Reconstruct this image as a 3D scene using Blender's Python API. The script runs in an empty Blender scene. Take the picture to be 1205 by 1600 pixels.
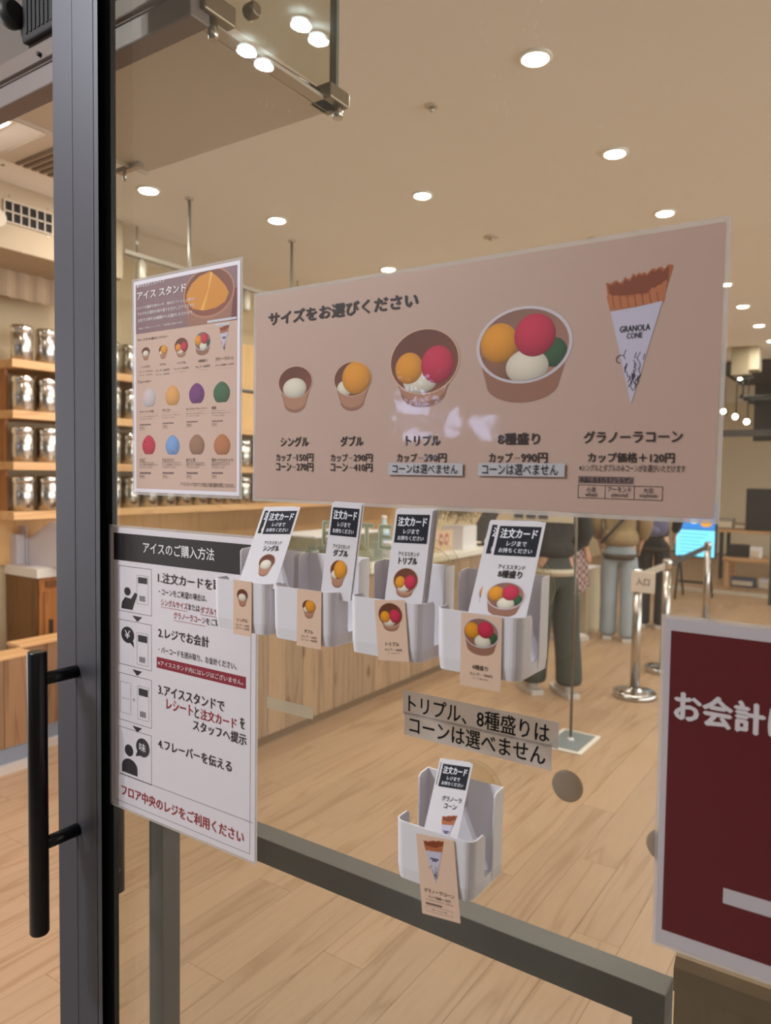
import bpy, bmesh, math, random
from math import sin, cos, pi, radians, sqrt, tan
from mathutils import Vector, Matrix
random.seed(7)
SC = bpy.context.scene
COL = SC.collection

# ---------------------------------------------------------------- camera
CAM_P = Vector((0, -.68, 1.5))
FPX, YAW, PITCH, ROLL = 1159.1, radians(34.1126), radians(2.9573), radians(.8394)
_f = Vector((-sin(YAW) * cos(PITCH), cos(YAW) * cos(PITCH), -sin(PITCH)))
_r = Vector((cos(YAW), sin(YAW), 0)); _u = _r.cross(_f)
CR = cos(ROLL) * _r + sin(ROLL) * _u
CU = -sin(ROLL) * _r + cos(ROLL) * _u
cd = bpy.data.cameras.new('camera'); cam = bpy.data.objects.new('camera', cd); COL.objects.link(cam)
m = Matrix((CR, CU, -_f)).transposed().to_4x4(); m.translation = CAM_P
cam.matrix_world = m
cd.sensor_fit = 'VERTICAL'; cd.sensor_height = 36; cd.sensor_width = 27.1; cd.lens = FPX / 1600 * 36
cd.clip_start = .02
cd.dof.use_dof = True; cd.dof.focus_distance = .98; cd.dof.aperture_fstop = 6.2
SC.camera = cam
SC.view_settings.view_transform = 'Standard'; SC.view_settings.look = 'None'
SC.view_settings.gamma = 1; SC.view_settings.use_curve_mapping = False
SC.view_settings.exposure = 0.2
SC.cycles.diffuse_bounces = 5; SC.cycles.max_bounces = 14; SC.cycles.transparent_max_bounces = 24
SC.cycles.sample_clamp_indirect = 6; SC.cycles.blur_glossy = .5
SC.cycles.caustics_reflective = False; SC.cycles.caustics_refractive = False

# ---------------------------------------------------------------- world: even light of the mall
W = bpy.data.worlds.new('world'); SC.world = W; W.use_nodes = True
W.node_tree.nodes['Background'].inputs[0].default_value = (.97, .96, .97, 1)
W.node_tree.nodes['Background'].inputs[1].default_value = 3.3
SHOP_W = 10.0      # watts of one shop downlight
MALL_W = 4.5       # watts of one mall spotlight

# ---------------------------------------------------------------- helpers
def ray(px, py):
    v = CR * ((px - 602.5) / FPX) - CU * ((py - 800) / FPX) + _f
    return v
def atX(px, py, x): v = ray(px, py); return CAM_P + v * (x / v.x)
def atY(px, py, y): v = ray(px, py); return CAM_P + v * ((y + .68) / v.y)
def atZ(px, py, z): v = ray(px, py); return CAM_P + v * ((z - 1.5) / v.z)
def lin(c):
    out = []
    for a in c[:3]:
        a /= 255.; out.append(a / 12.92 if a <= .04045 else ((a + .055) / 1.055) ** 2.4)
    return (*out, 1)
MATS = {}
def mat(name, col, rough=.5, metal=0, coat=0, noise=None, bump=None, emit=None, trans=None, spec=.5, coat_r=.05):
    if name in MATS: return MATS[name]
    M = bpy.data.materials.new(name); M.use_nodes = True; nt = M.node_tree
    b = nt.nodes['Principled BSDF']; L = nt.links
    b.inputs['Base Color'].default_value = lin(col); b.inputs['Roughness'].default_value = rough
    b.inputs['Metallic'].default_value = metal; b.inputs['Coat Weight'].default_value = coat
    b.inputs['Coat Roughness'].default_value = coat_r; b.inputs['Specular IOR Level'].default_value = spec
    if emit: b.inputs['Emission Color'].default_value = lin(col); b.inputs['Emission Strength'].default_value = emit
    if noise:                       # (scale, amount)
        tc = nt.nodes.new('ShaderNodeTexCoord'); n = nt.nodes.new('ShaderNodeTexNoise')
        n.inputs['Scale'].default_value = noise[0]; n.inputs['Detail'].default_value = 4
        mx = nt.nodes.new('ShaderNodeMix'); mx.data_type = 'RGBA'
        c = lin(col); mx.inputs[6].default_value = tuple(a * (1 - noise[1]) for a in c[:3]) + (1,)
        mx.inputs[7].default_value = tuple(min(1, a * (1 + noise[1])) for a in c[:3]) + (1,)
        L.new(tc.outputs['Object'], n.inputs['Vector']); L.new(n.outputs['Fac'], mx.inputs[0]); L.new(mx.outputs[2], b.inputs['Base Color'])
    if bump:                        # (scale, strength, distance)
        tc = nt.nodes.new('ShaderNodeTexCoord'); n = nt.nodes.new('ShaderNodeTexNoise')
        n.inputs['Scale'].default_value = bump[0]; n.inputs['Detail'].default_value = 2
        bp = nt.nodes.new('ShaderNodeBump'); bp.inputs['Strength'].default_value = bump[1]; bp.inputs['Distance'].default_value = bump[2]
        L.new(tc.outputs['Object'], n.inputs['Vector']); L.new(n.outputs['Fac'], bp.inputs['Height'])
        L.new(bp.outputs[0], b.inputs['Coat Normal' if coat else 'Normal'])
    MATS[name] = M; return M
def wood(name, c1, c2, axis='Y', rough=.45, vary=.12, knots=False, coat=0, fine=38):
    if name in MATS: return MATS[name]
    M = bpy.data.materials.new(name); M.use_nodes = True; nt = M.node_tree; L = nt.links; N = nt.nodes.new
    b = nt.nodes['Principled BSDF']; b.inputs['Roughness'].default_value = rough; b.inputs['Coat Weight'].default_value = coat
    tc = N('ShaderNodeTexCoord'); oi = N('ShaderNodeObjectInfo'); mp = N('ShaderNodeMapping')
    s = {'X': (.07, 1, 1), 'Y': (1, .07, 1), 'Z': (1, 1, .07)}[axis]
    mp.inputs['Scale'].default_value = s
    mul = N('ShaderNodeMath'); mul.operation = 'MULTIPLY'; mul.inputs[1].default_value = 71.3
    ad = N('ShaderNodeVectorMath'); ad.operation = 'ADD'
    L.new(oi.outputs['Random'], mul.inputs[0]); L.new(tc.outputs['Object'], mp.inputs[0])
    L.new(mp.outputs[0], ad.inputs[0]); L.new(mul.outputs[0], ad.inputs[1])
    # long cathedral figure: rings of a distorted noise field
    n1 = N('ShaderNodeTexNoise'); n1.inputs['Scale'].default_value = 7; n1.inputs['Detail'].default_value = 2; n1.inputs['Distortion'].default_value = .35
    n2 = N('ShaderNodeTexNoise'); n2.inputs['Scale'].default_value = fine * 2.2; n2.inputs['Detail'].default_value = 4
    L.new(ad.outputs[0], n1.inputs['Vector']); L.new(ad.outputs[0], n2.inputs['Vector'])
    m1 = N('ShaderNodeMath'); m1.operation = 'MULTIPLY'; m1.inputs[1].default_value = 13
    fr = N('ShaderNodeMath'); fr.operation = 'PINGPONG'; fr.inputs[1].default_value = 1
    L.new(n1.outputs['Fac'], m1.inputs[0]); L.new(m1.outputs[0], fr.inputs[0])
    cr = N('ShaderNodeValToRGB'); e = cr.color_ramp
    e.elements[0].position = .0; e.elements[0].color = lin(c2); e.elements[1].position = .3; e.elements[1].color = lin(c1)
    L.new(fr.outputs[0], cr.inputs[0])
    mx = N('ShaderNodeMix'); mx.data_type = 'RGBA'; mx.blend_type = 'MIX'; mx.inputs[7].default_value = lin(tuple((a + q) / 2 for a, q in zip(c1, c2)))
    r2 = N('ShaderNodeMapRange'); r2.inputs[1].default_value = .45; r2.inputs[2].default_value = .75; r2.inputs[4].default_value = .7
    L.new(n2.outputs['Fac'], r2.inputs[0]); L.new(r2.outputs[0], mx.inputs[0]); L.new(cr.outputs[0], mx.inputs[6])
    hv = N('ShaderNodeHueSaturation'); vr = N('ShaderNodeMapRange'); vr.inputs[3].default_value = 1 - vary; vr.inputs[4].default_value = 1 + vary
    L.new(oi.outputs['Random'], vr.inputs[0]); L.new(vr.outputs[0], hv.inputs['Value']); L.new(mx.outputs[2], hv.inputs['Color'])
    out = hv.outputs[0]
    if knots:
        vo = N('ShaderNodeTexVoronoi'); vo.inputs['Scale'].default_value = 4.5; mk = N('ShaderNodeMapping')
        mk.inputs['Scale'].default_value = (0, 1, .5); a2 = N('ShaderNodeVectorMath'); a2.operation = 'ADD'
        L.new(tc.outputs['Object'], mk.inputs[0]); L.new(mk.outputs[0], a2.inputs[0]); L.new(mul.outputs[0], a2.inputs[1]); L.new(a2.outputs[0], vo.inputs['Vector'])
        kr = N('ShaderNodeMapRange'); kr.inputs[1].default_value = .05; kr.inputs[2].default_value = .13; kr.inputs[3].default_value = .75; kr.inputs[4].default_value = 0
        L.new(vo.outputs['Distance'], kr.inputs[0])
        k2 = N('ShaderNodeMix'); k2.data_type = 'RGBA'; k2.inputs[7].default_value = lin((96, 62, 38))
        L.new(kr.outputs[0], k2.inputs[0]); L.new(out, k2.inputs[6]); out = k2.outputs[2]
    L.new(out, b.inputs['Base Color'])
    MATS[name] = M; return M
def glassy(name, tint=(235, 240, 235), refl=1.0, rough=0.0, haze=0, hazecol=(190, 185, 170)):
    """thin architectural glass: clear transmission plus Fresnel reflection"""
    if name in MATS: return MATS[name]
    M = bpy.data.materials.new(name); M.use_nodes = True; nt = M.node_tree; L = nt.links; N = nt.nodes.new
    nt.nodes.remove(nt.nodes['Principled BSDF']); out = nt.nodes['Material Output']
    t = N('ShaderNodeBsdfTransparent'); t.inputs[0].default_value = lin(tint)
    g = N('ShaderNodeBsdfGlossy'); g.inputs['Roughness'].default_value = rough
    lw = N('ShaderNodeLayerWeight'); pw_ = N('ShaderNodeMath'); pw_.operation = 'POWER'; pw_.inputs[1].default_value = 5
    L.new(lw.outputs['Facing'], pw_.inputs[0]); fr = N('ShaderNodeMath'); fr.operation = 'MULTIPLY_ADD'; fr.inputs[1].default_value = .96; fr.inputs[2].default_value = .04
    L.new(pw_.outputs[0], fr.inputs[0])
    mu = N('ShaderNodeMath'); mu.operation = 'MULTIPLY'; mu.inputs[1].default_value = refl; mu.use_clamp = True
    mx = N('ShaderNodeMixShader'); L.new(fr.outputs[0], mu.inputs[0]); L.new(mu.outputs[0], mx.inputs[0])
    src = t.outputs[0]
    if haze:
        d = N('ShaderNodeBsdfDiffuse'); d.inputs[0].default_value = lin(hazecol)
        m2 = N('ShaderNodeMixShader'); m2.inputs[0].default_value = haze
        tl = N('ShaderNodeBsdfTranslucent'); tl.inputs[0].default_value = lin(hazecol); m3 = N('ShaderNodeMixShader')
        L.new(d.outputs[0], m3.inputs[1]); L.new(tl.outputs[0], m3.inputs[2])
        L.new(t.outputs[0], m2.inputs[1]); L.new(m3.outputs[0], m2.inputs[2]); src = m2.outputs[0]
    L.new(src, mx.inputs[1]); L.new(g.outputs[0], mx.inputs[2]); L.new(mx.outputs[0], out.inputs[0])
    MATS[name] = M; return M
def printmat(name, coat=.0, rough=.45, bump=None, cr=.06, metal=0):
    """ink on paper: colour from the print's own colour attribute"""
    if name in MATS: return MATS[name]
    M = mat(name, (255, 255, 255), rough, coat=coat, bump=bump, coat_r=cr); nt = M.node_tree
    a = nt.nodes.new('ShaderNodeVertexColor'); a.layer_name = 'Col'
    nt.links.new(a.outputs[0], nt.nodes['Principled BSDF'].inputs['Base Color']); return M
def tag(o, label=None, cat=None, group=None, kind=None):
    if label: o['label'] = label
    if cat: o['category'] = cat
    if group: o['group'] = group
    if kind: o['kind'] = kind
    return o
def empty(name, loc=(0, 0, 0), rot=(0, 0, 0), parent=None):
    o = bpy.data.objects.new(name, None); COL.objects.link(o); o.location = loc; o.rotation_euler = rot
    o.empty_display_size = .05
    if parent: o.parent = parent
    return o
def copy_tree(o, parent=None):
    c = o.copy(); COL.objects.link(c)
    if parent is not None: c.parent = parent
    for ch in list(o.children): copy_tree(ch, c)
    return c
class MB:
    """collects shapes, links them as one mesh object"""
    def __init__(s, org=(0, 0, 0)): s.bm = bmesh.new(); s.org = Vector(org)
    def box(s, x0, x1, y0, y1, z0, z1):
        v = [s.bm.verts.new(Vector(p) - s.org) for p in ((x0,y0,z0),(x1,y0,z0),(x1,y1,z0),(x0,y1,z0),(x0,y0,z1),(x1,y0,z1),(x1,y1,z1),(x0,y1,z1))]
        for f in ((0,3,2,1),(4,5,6,7),(0,1,5,4),(1,2,6,5),(2,3,7,6),(3,0,4,7)): s.bm.faces.new([v[i] for i in f])
        return s
    def bar(s, a, b, r, n=12, r2=None, cap=True):
        a = Vector(a) - s.org; b = Vector(b) - s.org; r2 = r if r2 is None else r2
        d = (b - a).normalized(); t = Vector((0, 0, 1)) if abs(d.z) < .9 else Vector((1, 0, 0))
        u = d.cross(t).normalized(); w = d.cross(u)
        A = [s.bm.verts.new(a + (u * cos(2*pi*i/n) + w * sin(2*pi*i/n)) * r) for i in range(n)]
        B = [s.bm.verts.new(b + (u * cos(2*pi*i/n) + w * sin(2*pi*i/n)) * r2) for i in range(n)]
        for i in range(n): f = s.bm.faces.new((A[i], A[(i+1)%n], B[(i+1)%n], B[i])); f.smooth = True
        if cap: s.bm.faces.new(A[::-1]); s.bm.faces.new(B)
        return s
    def tube(s, pts, r, n=8):
        for a, b in zip(pts[:-1], pts[1:]): s.bar(a, b, r, n)
        return s
    def lathe(s, prof, c=(0, 0, 0), n=24, axis='Z', sx=1, sy=1):
        c = Vector(c) - s.org; rings = []
        for r, h in prof:
            R = []
            for i in range(n):
                a = 2*pi*i/n; x, y = cos(a)*r*sx, sin(a)*r*sy
                p = Vector((x, y, h)) if axis == 'Z' else (Vector((x, h, y)) if axis == 'Y' else Vector((h, x, y)))
                R.append(s.bm.verts.new(c + p))
            rings.append(R)
        for A, B in zip(rings[:-1], rings[1:]):
            for i in range(n): f = s.bm.faces.new((A[i], A[(i+1)%n], B[(i+1)%n], B[i])); f.smooth = True
        s.bm.faces.new(rings[0][::-1]); s.bm.faces.new(rings[-1]); return s
    def prism(s, pts, d):     # polygon extruded along d
        d = Vector(d); A = [s.bm.verts.new(Vector(p) - s.org) for p in pts]; B = [s.bm.verts.new(v.co + d) for v in A]; n = len(A)
        s.bm.faces.new(A[::-1]); s.bm.faces.new(B)
        for i in range(n): s.bm.faces.new((A[i], A[(i+1)%n], B[(i+1)%n], B[i]))
        return s
    def build(s, name, m, parent=None, bevel=0, solid=0, keep=False):
        bmesh.ops.recalc_face_normals(s.bm, faces=s.bm.faces)
        me = bpy.data.meshes.new(name); s.bm.to_mesh(me); s.bm.free()
        o = bpy.data.objects.new(name, me); COL.objects.link(o); me.materials.append(m)
        if parent: o.parent = parent
        o.location = s.org
        if parent is not None and not keep: o.location = s.org - (WORLDPOS.get(parent.name, Vector()))
        if bevel:
            b = o.modifiers.new('b', 'BEVEL'); b.width = bevel; b.segments = 2; b.limit_method = 'ANGLE'
        if solid:
            b = o.modifiers.new('s', 'SOLIDIFY'); b.thickness = solid; b.offset = 0
        return o
WORLDPOS = {}
def root(name, loc, label, cat, group=None, rot=(0, 0, 0)):
    o = empty(name, loc, rot); tag(o, label, cat, group); WORLDPOS[o.name] = Vector(loc); return o
def struct(o): o['kind'] = 'structure'; return o

# ---------------------------------------------------------------- print: flat coloured shapes and lettering
_tc = {}
def glyphs(s, bold=0):
    k = s
    if k in _tc: return _tc[k]
    cu = bpy.data.curves.new('t', 'FONT'); cu.body = s; cu.resolution_u = 2; cu.size = 1
    o = bpy.data.objects.new('t', cu); COL.objects.link(o)
    dg = bpy.context.evaluated_depsgraph_get(); ev = o.evaluated_get(dg); me = ev.to_mesh()
    V = [(v.co.x, v.co.y) for v in me.vertices]; F = [tuple(p.vertices) for p in me.polygons]
    ev.to_mesh_clear(); bpy.data.objects.remove(o); bpy.data.curves.remove(cu)
    if not V: V = [(0, 0), (1, 0), (1, 1)]; F = [(0, 1, 2)]
    x0 = min(v[0] for v in V); x1 = max(v[0] for v in V); y0 = min(v[1] for v in V); y1 = max(v[1] for v in V)
    V = [((x - x0) / max(1e-6, x1 - x0), (y - y0) / max(1e-6, y1 - y0)) for x, y in V]
    _tc[k] = (V, F, (x1 - x0) / max(1e-6, y1 - y0), max(.01, y1 - y0)); return _tc[k]
class Print:
    """u to the right, v up; drawn facing -Y, each layer a hair prouder"""
    def __init__(s): s.V = []; s.F = []; s.C = []
    def add(s, V, F, C, layer):
        b = len(s.V); s.V += [(u, -.00004 * layer, v) for u, v in V]; s.F += [tuple(b + i for i in f) for f in F]
        s.C += C if isinstance(C, list) else [lin(C)] * len(V); return s
    def poly(s, P, c, layer=1): return s.add(list(P), [tuple(range(len(P)))], c, layer)
    def rect(s, u0, u1, v0, v1, c, layer=1): return s.poly([(u0, v0), (u1, v0), (u1, v1), (u0, v1)], c, layer)
    def frame(s, u0, u1, v0, v1, t, c, layer=2):
        s.rect(u0, u1, v0, v0 + t, c, layer); s.rect(u0, u1, v1 - t, v1, c, layer); s.rect(u0, u0 + t, v0, v1, c, layer); return s.rect(u1 - t, u1, v0, v1, c, layer)
    def blob(s, cu, cv, ru, rv, c, layer=1, shade=.25, clip=None, n=36, egg=0, edge=.0):
        """filled oval photographed with a soft gradient"""
        V = [(cu, cv)]; C = [1.0]; F = []
        for j, q in enumerate((.4, .7, .9, 1)):
            for i in range(n):
                a = 2*pi*i/n; x, y = cos(a), sin(a)
                if egg and y > 0: x *= 1 - egg * y * y
                if egg: y = max(y, -.84)
                pu, pv = cu + x*q*ru, cv + y*q*rv
                if clip and not clip(pu, pv):
                    lo, hi = 0., 1.
                    for _ in range(12):
                        t = (lo + hi)/2
                        if clip(cu + (pu-cu)*t, cv + (pv-cv)*t): lo = t
                        else: hi = t
                    pu, pv = cu + (pu-cu)*lo, cv + (pv-cv)*lo
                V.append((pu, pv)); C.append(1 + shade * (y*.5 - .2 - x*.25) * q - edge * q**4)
        for i in range(n): F.append((0, 1 + i, 1 + (i+1)%n))
        for j in range(3):
            for i in range(n): a = 1 + j*n + i; b = 1 + j*n + (i+1)%n; F.append((a, a+n, b+n, b))
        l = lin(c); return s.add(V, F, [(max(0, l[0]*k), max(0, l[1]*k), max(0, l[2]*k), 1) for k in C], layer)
    def text(s, t, u0, u1, v0, v1, c=(30, 26, 26), layer=4, bold=.012):
        V, F, _, em = glyphs(t)
        d = bold * (v1 - v0) / em
        for j, (dx, dy) in enumerate(((-d, 0), (d, 0), (0, d), (0, -d)) if bold else ((0, 0),)):
            s.add([(u0 + d + dx + x*(u1-u0-2*d), v0 + dy*.7 + y*(v1-v0)) for x, y in V], F, c, layer + .1*j)
        return s
    def ctext(s, t, uc, v0, h, c=(30, 26, 26), layer=4, bold=.012, wmax=None, al=.5):
        r = glyphs(t)[2]; w = h * r
        if wmax and w > wmax: w = wmax
        return s.text(t, uc - w*al, uc + w*(1-al), v0, v0 + h, c, layer, bold)
    def build(s, name, m, parent, loc=(0, 0, 0)):
        me = bpy.data.meshes.new(name); me.from_pydata(s.V, [], s.F); me.update()
        a = me.color_attributes.new('Col', 'FLOAT_COLOR', 'POINT')
        for i, c in enumerate(s.C): a.data[i].color = c
        o = bpy.data.objects.new(name, me); COL.objects.link(o); me.materials.append(m); o.parent = parent; o.location = loc; return o
KR, KRD, KRI = (176, 128, 102), (150, 106, 86), (112, 62, 44)
YEL, PNK, WHT, GRN = (226, 150, 40), (200, 50, 78), (226, 216, 196), (58, 92, 60)
def cup(P, u0, u1, v0, v1, kind, L=2):
    w, h = u1 - u0, v1 - v0
    rf = {'single': .69, 'double': .71, 'triple': .84, 'eight': .8}[kind]; bw = {'single': .3, 'double': .3, 'triple': .31, 'eight': .36}[kind]
    X = lambda a: u0 + a*w
    Y = lambda a: v0 + a*h
    rc = 1 - rf/2
    body = []
    for i in range(13): a = pi + pi*i/12; body.append((X(.5 + bw*cos(a)*1.05), Y(.2 + .2*sin(a))))
    body += [(X(.985), Y(rc - .02)), (X(.015), Y(rc - .02))]
    P.poly(body, KRD, L)
    P.poly([(X(.5 + (bw+.02)*cos(pi+pi*i/12)), Y(.27 + .2*sin(pi+pi*i/12))) for i in range(13)] + [(X(.97), Y(rc)), (X(.03), Y(rc))], KR, L+1) if kind != 'eight' else None
    rimc = (205, 170, 145) if kind != 'eight' else (205, 195, 200)
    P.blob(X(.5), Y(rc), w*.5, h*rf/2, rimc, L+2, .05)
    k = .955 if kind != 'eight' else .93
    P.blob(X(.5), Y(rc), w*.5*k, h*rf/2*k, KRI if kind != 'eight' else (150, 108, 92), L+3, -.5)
    inside = lambda a, b: ((a - X(.5))/(w*.5*k))**2 + ((b - Y(rc))/(h*rf/2*k))**2 < 1
    S = {'single': [(.49, .52, .34, .22, WHT)],
         'double': [(.3, .46, .2, .16, WHT), (.6, .664, .37, .33, YEL)],
         'triple': [(.45, .33, .24, .15, WHT), (.29, .506, .2, .2, YEL), (.69, .53, .225, .235, PNK)],
         'eight': [(.22, .34, .24, .2, (140, 96, 76)), (.82, .5, .13, .15, GRN), (.25, .64, .2, .21, YEL), (.55, .37, .22, .18, WHT), (.62, .69, .21, .22, PNK)]}[kind]
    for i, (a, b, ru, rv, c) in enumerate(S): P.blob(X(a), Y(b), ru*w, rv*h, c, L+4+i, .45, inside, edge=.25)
def cone(P, u0, u1, v0, v1, L=2, words=True, cut=0):
    w, h = u1-u0, v1-v0
    X = lambda a: u0 + a*w
    Y = lambda b: v0 + b*h
    rnd = random.Random(3)
    top = [(X(i/24), Y(.90 + .08*(i/24) + rnd.uniform(-.02, .02))) for i in range(25)]
    P.poly([(X(.08), Y(.70))] + [(X(.0), Y(.91))] + top[1:] + [(X(.86), Y(.72))], (170, 98, 60), L)
    P.poly([(X(.08), Y(.80)), (X(.03), Y(.895))] + [(a + (X(.5) - a)*.05, b - h*.016) for a, b in top[1:-1]] + [(X(.93), Y(.86)), (X(.88), Y(.80))], (132, 68, 42), L+1)
    fr = [(X(.02 + .9*i/20), Y(.82 + .06*(i/20) + rnd.uniform(-.015, .02) - .07*sin(pi*i/20))) for i in range(21)]
    P.poly([(X(.08), Y(.70))] + fr + [(X(.88), Y(.72))], (184, 112, 72), L+2)
    for i in range(7):
        a = .14 + i*.11; P.poly([(X(a), Y(.71)), (X(a+.015), Y(.71)), (X(a-.02), Y(.80)), (X(a-.035), Y(.80))], (140, 78, 46), L+3)
    P.poly([(X(.45), Y(0)), (X(.86), Y(.73)), (X(.47), Y(.705)), (X(.09), Y(.69))], (196, 190, 208), L+4)
    if words:
        P.text('GRANOLA', X(.24), X(.70), Y(.53), Y(.575), (20, 16, 20), L+6, .038); P.text('CONE', X(.35), X(.59), Y(.48), Y(.52), (20, 16, 20), L+6, .038)
    else:
        P.rect(X(.28), X(.68), Y(.53), Y(.56), (60, 50, 80), L+6); P.rect(X(.36), X(.6), Y(.49), Y(.52), (60, 50, 80), L+6)
    for i in range(34):      # engraved grain drawing near the tip
        b = rnd.uniform(.08, .36); half = .27*b/.5; a = .45 + rnd.uniform(-half, half)*.9; q = rnd.uniform(-.06, .06)
        P.poly([(X(a), Y(b)), (X(a+.014), Y(b)), (X(a+q+.014), Y(b+.045)), (X(a+q), Y(b+.045))], (70, 62, 84), L+6)
    for i in range(12):
        t = 2*pi*i/12
        if i > 8: continue
        P.poly([(X(.27+.06*cos(t)), Y(.335+.026*sin(t))), (X(.27+.06*cos(t+.5)), Y(.335+.026*sin(t+.5))), (X(.27+.075*cos(t+.5)), Y(.335+.033*sin(t+.5))), (X(.27+.075*cos(t)), Y(.335+.033*sin(t)))], (70, 62, 84), L+6)

# ---------------------------------------------------------------- materials
M_floor = wood('floor_oak', (178, 146, 116), (160, 125, 93), 'Y', .42, .06)
M_ceil = mat('ceiling_paint', (245, 242, 236), .9, noise=(1.5, .02))
M_wall = mat('wall_paint', (216, 196, 160), .9, noise=(2, .04))
M_wallw = mat('bulkhead_paint', (210, 198, 180), .8, noise=(3, .02))
M_cfront = wood('counter_cedar', (170, 142, 114), (138, 110, 84), 'Z', .6, .13, knots=True)
M_cab = wood('cabinet_oak', (176, 118, 64), (150, 94, 48), 'Z', .5, .05)
M_shelf = wood('shelf_oak', (222, 176, 122), (200, 150, 98), 'Y', .5, .04)
M_top = mat('counter_white', (232, 228, 218), .35)
M_white = mat('white_plastic', (226, 222, 226), .35)
M_paper = mat('white_paper', (216, 211, 214), .7, spec=.25)
M_alu = mat('grey_anodised', (78, 76, 83), .5, .4)
M_alud = mat('grey_anodised_dark', (84, 82, 88), .5, .5)
M_gask = mat('black_gasket', (22, 22, 26), .5)
M_black = mat('black_metal', (13, 13, 14), .3, .3)
M_rail = mat('bronze_grey_steel', (92, 90, 90), .45, .2)
M_header = mat('header_metal', (128, 116, 112), .5, .3)
M_steel = mat('stainless_steel', (205, 200, 192), .2, 1)
M_chrome = mat('chrome', (205, 204, 204), .12, 1)
M_glass = glassy('door_glass', (236, 238, 234), .75, haze=.03, hazecol=(200, 190, 175))
M_clear = glassy('clear_plastic', (250, 249, 244), .7, .05, haze=.015, hazecol=(225, 215, 190))
M_film = glassy('laminate_film', (238, 236, 236), 1.1, .12, haze=.4, hazecol=(240, 236, 236))
M_lamp = mat('lamp_face', (255, 246, 232), .5, emit=22)
M_lampm = mat('lamp_face_mall', (222, 240, 248), .5, emit=30)
M_pp = printmat('print_laminated', .45, .5, (48, .24, .003), .06)
M_pc = printmat('print_card', 0, .65); M_pc.node_tree.nodes['Principled BSDF'].inputs['Specular IOR Level'].default_value = .2
M_dark = mat('dark_plastic', (34, 32, 33), .5)
M_tray = mat('smoked_black', (40, 38, 38), .4)

# ---------------------------------------------------------------- setting
floor = struct(MB().box(-9, 6, -5, 15.5, -.06, -.009).build('floor', mat('floor_base', (140, 112, 80), .8)))
PW, PL = .152, 1.22
master = None; cnt = 0; far = MB()
rows = []
x = -4.6
spots = []
i = 0
while x < 1.5:
    off = (i * .47) % PL; y = -.02 - 0 + (-off)
    while y < 15:
        y0 = max(y, .0); y1 = min(y + PL, 15.0)
        if y1 - y0 > .05: spots.append((x, y0, y1))
        y += PL
    x += PW; i += 1
def in_view(x, y):
    v = Vector((x, y, 0)) - CAM_P; d = v.dot(_f)
    if d < .2: return False
    px = 602.5 + FPX*v.dot(CR)/d; py = 800 - FPX*v.dot(CU)/d
    return -150 < px < 1400 and 700 < py < 1900
spots.sort(key=lambda s: (0 if in_view(s[0], (s[1]+s[2])/2) else 1, (s[0]+0)**2 + ((s[1]+s[2])/2 + .68)**2))
meshes = {}
for k, (x, y0, y1) in enumerate(spots):
    if k < 300:
        key = round(y1 - y0, 2)
        if key not in meshes:
            o = MB().box(0, PW - .0012, 0, key - .0012, -.009, 0).build('plank', M_floor, floor); meshes[key] = o.data
            o.location = (x, y0, 0)
        else:
            o = bpy.data.objects.new('plank', meshes[key]); COL.objects.link(o); o.parent = floor; o.location = (x, y0, 0)
    else: far.box(x, x + PW - .0012, y0, y1 - .0012, -.009, 0)
o = far.build('plank_field', M_floor, floor); o['kind'] = 'stuff'
M_tile = mat('mall_tile', (150, 140, 128), .35, noise=(3, .06))
struct(MB().box(-9, 6, -4.3, -.06, -.009, 0).build('floor_mall', M_tile))
struct(MB().box(-9, 6, .03, 15.5, 3.0, 3.06).build('ceiling', M_ceil))
struct(MB().box(-9, 6, -4.3, .03, 3.02, 3.06).build('ceiling_mall', M_ceil))
struct(MB().box(-4.64, -4.56, .9, 15.5, 0, 3.0).build('wall_left', M_wall))
struct(MB().box(-9, -4.64, .82, .9, 0, 3.0).build('wall_front_left', M_wall))
M_farw = mat('far_wall_paint', (226, 212, 188), .9)
struct(MB().box(-4.64, 6, 15.4, 15.5, 0, 3.0).build('wall_far', M_farw))
struct(MB().box(-9, 6, -4.4, -4.3, 0, 3.02).build('wall_mall', mat('mall_wall_paint', (150, 140, 130), .8)))

struct(MB().box(1.7, 1.8, -4.3, -.05, 0, 3.02).build('light_blocker_right', MATS['mall_wall_paint']))  # unseen wall added to keep light from the right off the banner

# ---------------------------------------------------------------- glass door
door = empty('door_1', (-.98, 0, 0)); struct(door); WORLDPOS['door_1'] = Vector((-.98, 0, 0))
MB().prism([(-1.048, -.028, .006), (-.949, -.028, .006), (-.985, -.003, .006), (-.985, .02, .006), (-1.048, .02, .006)], (0, 0, 2.954)).build('stile', M_alu, door, .001)
MB().prism([(-.948, -.028, .006), (-.938, -.028, .006), (-.976, -.0025, .006), (-.984, -.0025, .006)], (0, 0, 2.954)).build('stile_edge', M_alud, door, .0006)
MB().box(-1.0, -.9985, -.0285, -.028, .006, 2.96).build('groove', M_alud, door)
MB().box(-.984, -.955, -.0025, .006, .006, 2.96).build('gasket', M_gask, door)
MB().box(-.955, -.942, -.0045, .004, .006, 2.96).build('glazing_bead', mat('glazing_bead_black', (38, 40, 43), .5), door)
MB().box(.95, 1.05, -.028, .02, .006, 2.96).build('stile', M_alu, door, .0015)
MB().box(-.937, .95, -.02, .02, .006, .09).build('bottom_rail', M_alu, door, .0015)
MB().box(-.937, .95, -.02, .02, 2.9, 2.96).build('top_rail', M_alu, door, .0015)
MB().box(-.941, .95, .001, .008, .09, 2.9).build('glass_pane', M_glass, door)
h = MB((-.998, -.09, .8)).lathe([(.012, .824), (.0135, .8265), (.0135, 1.2365), (.012, 1.239)], (-.998, -.09, 0), 28).build('handle', M_black, door)
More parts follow.
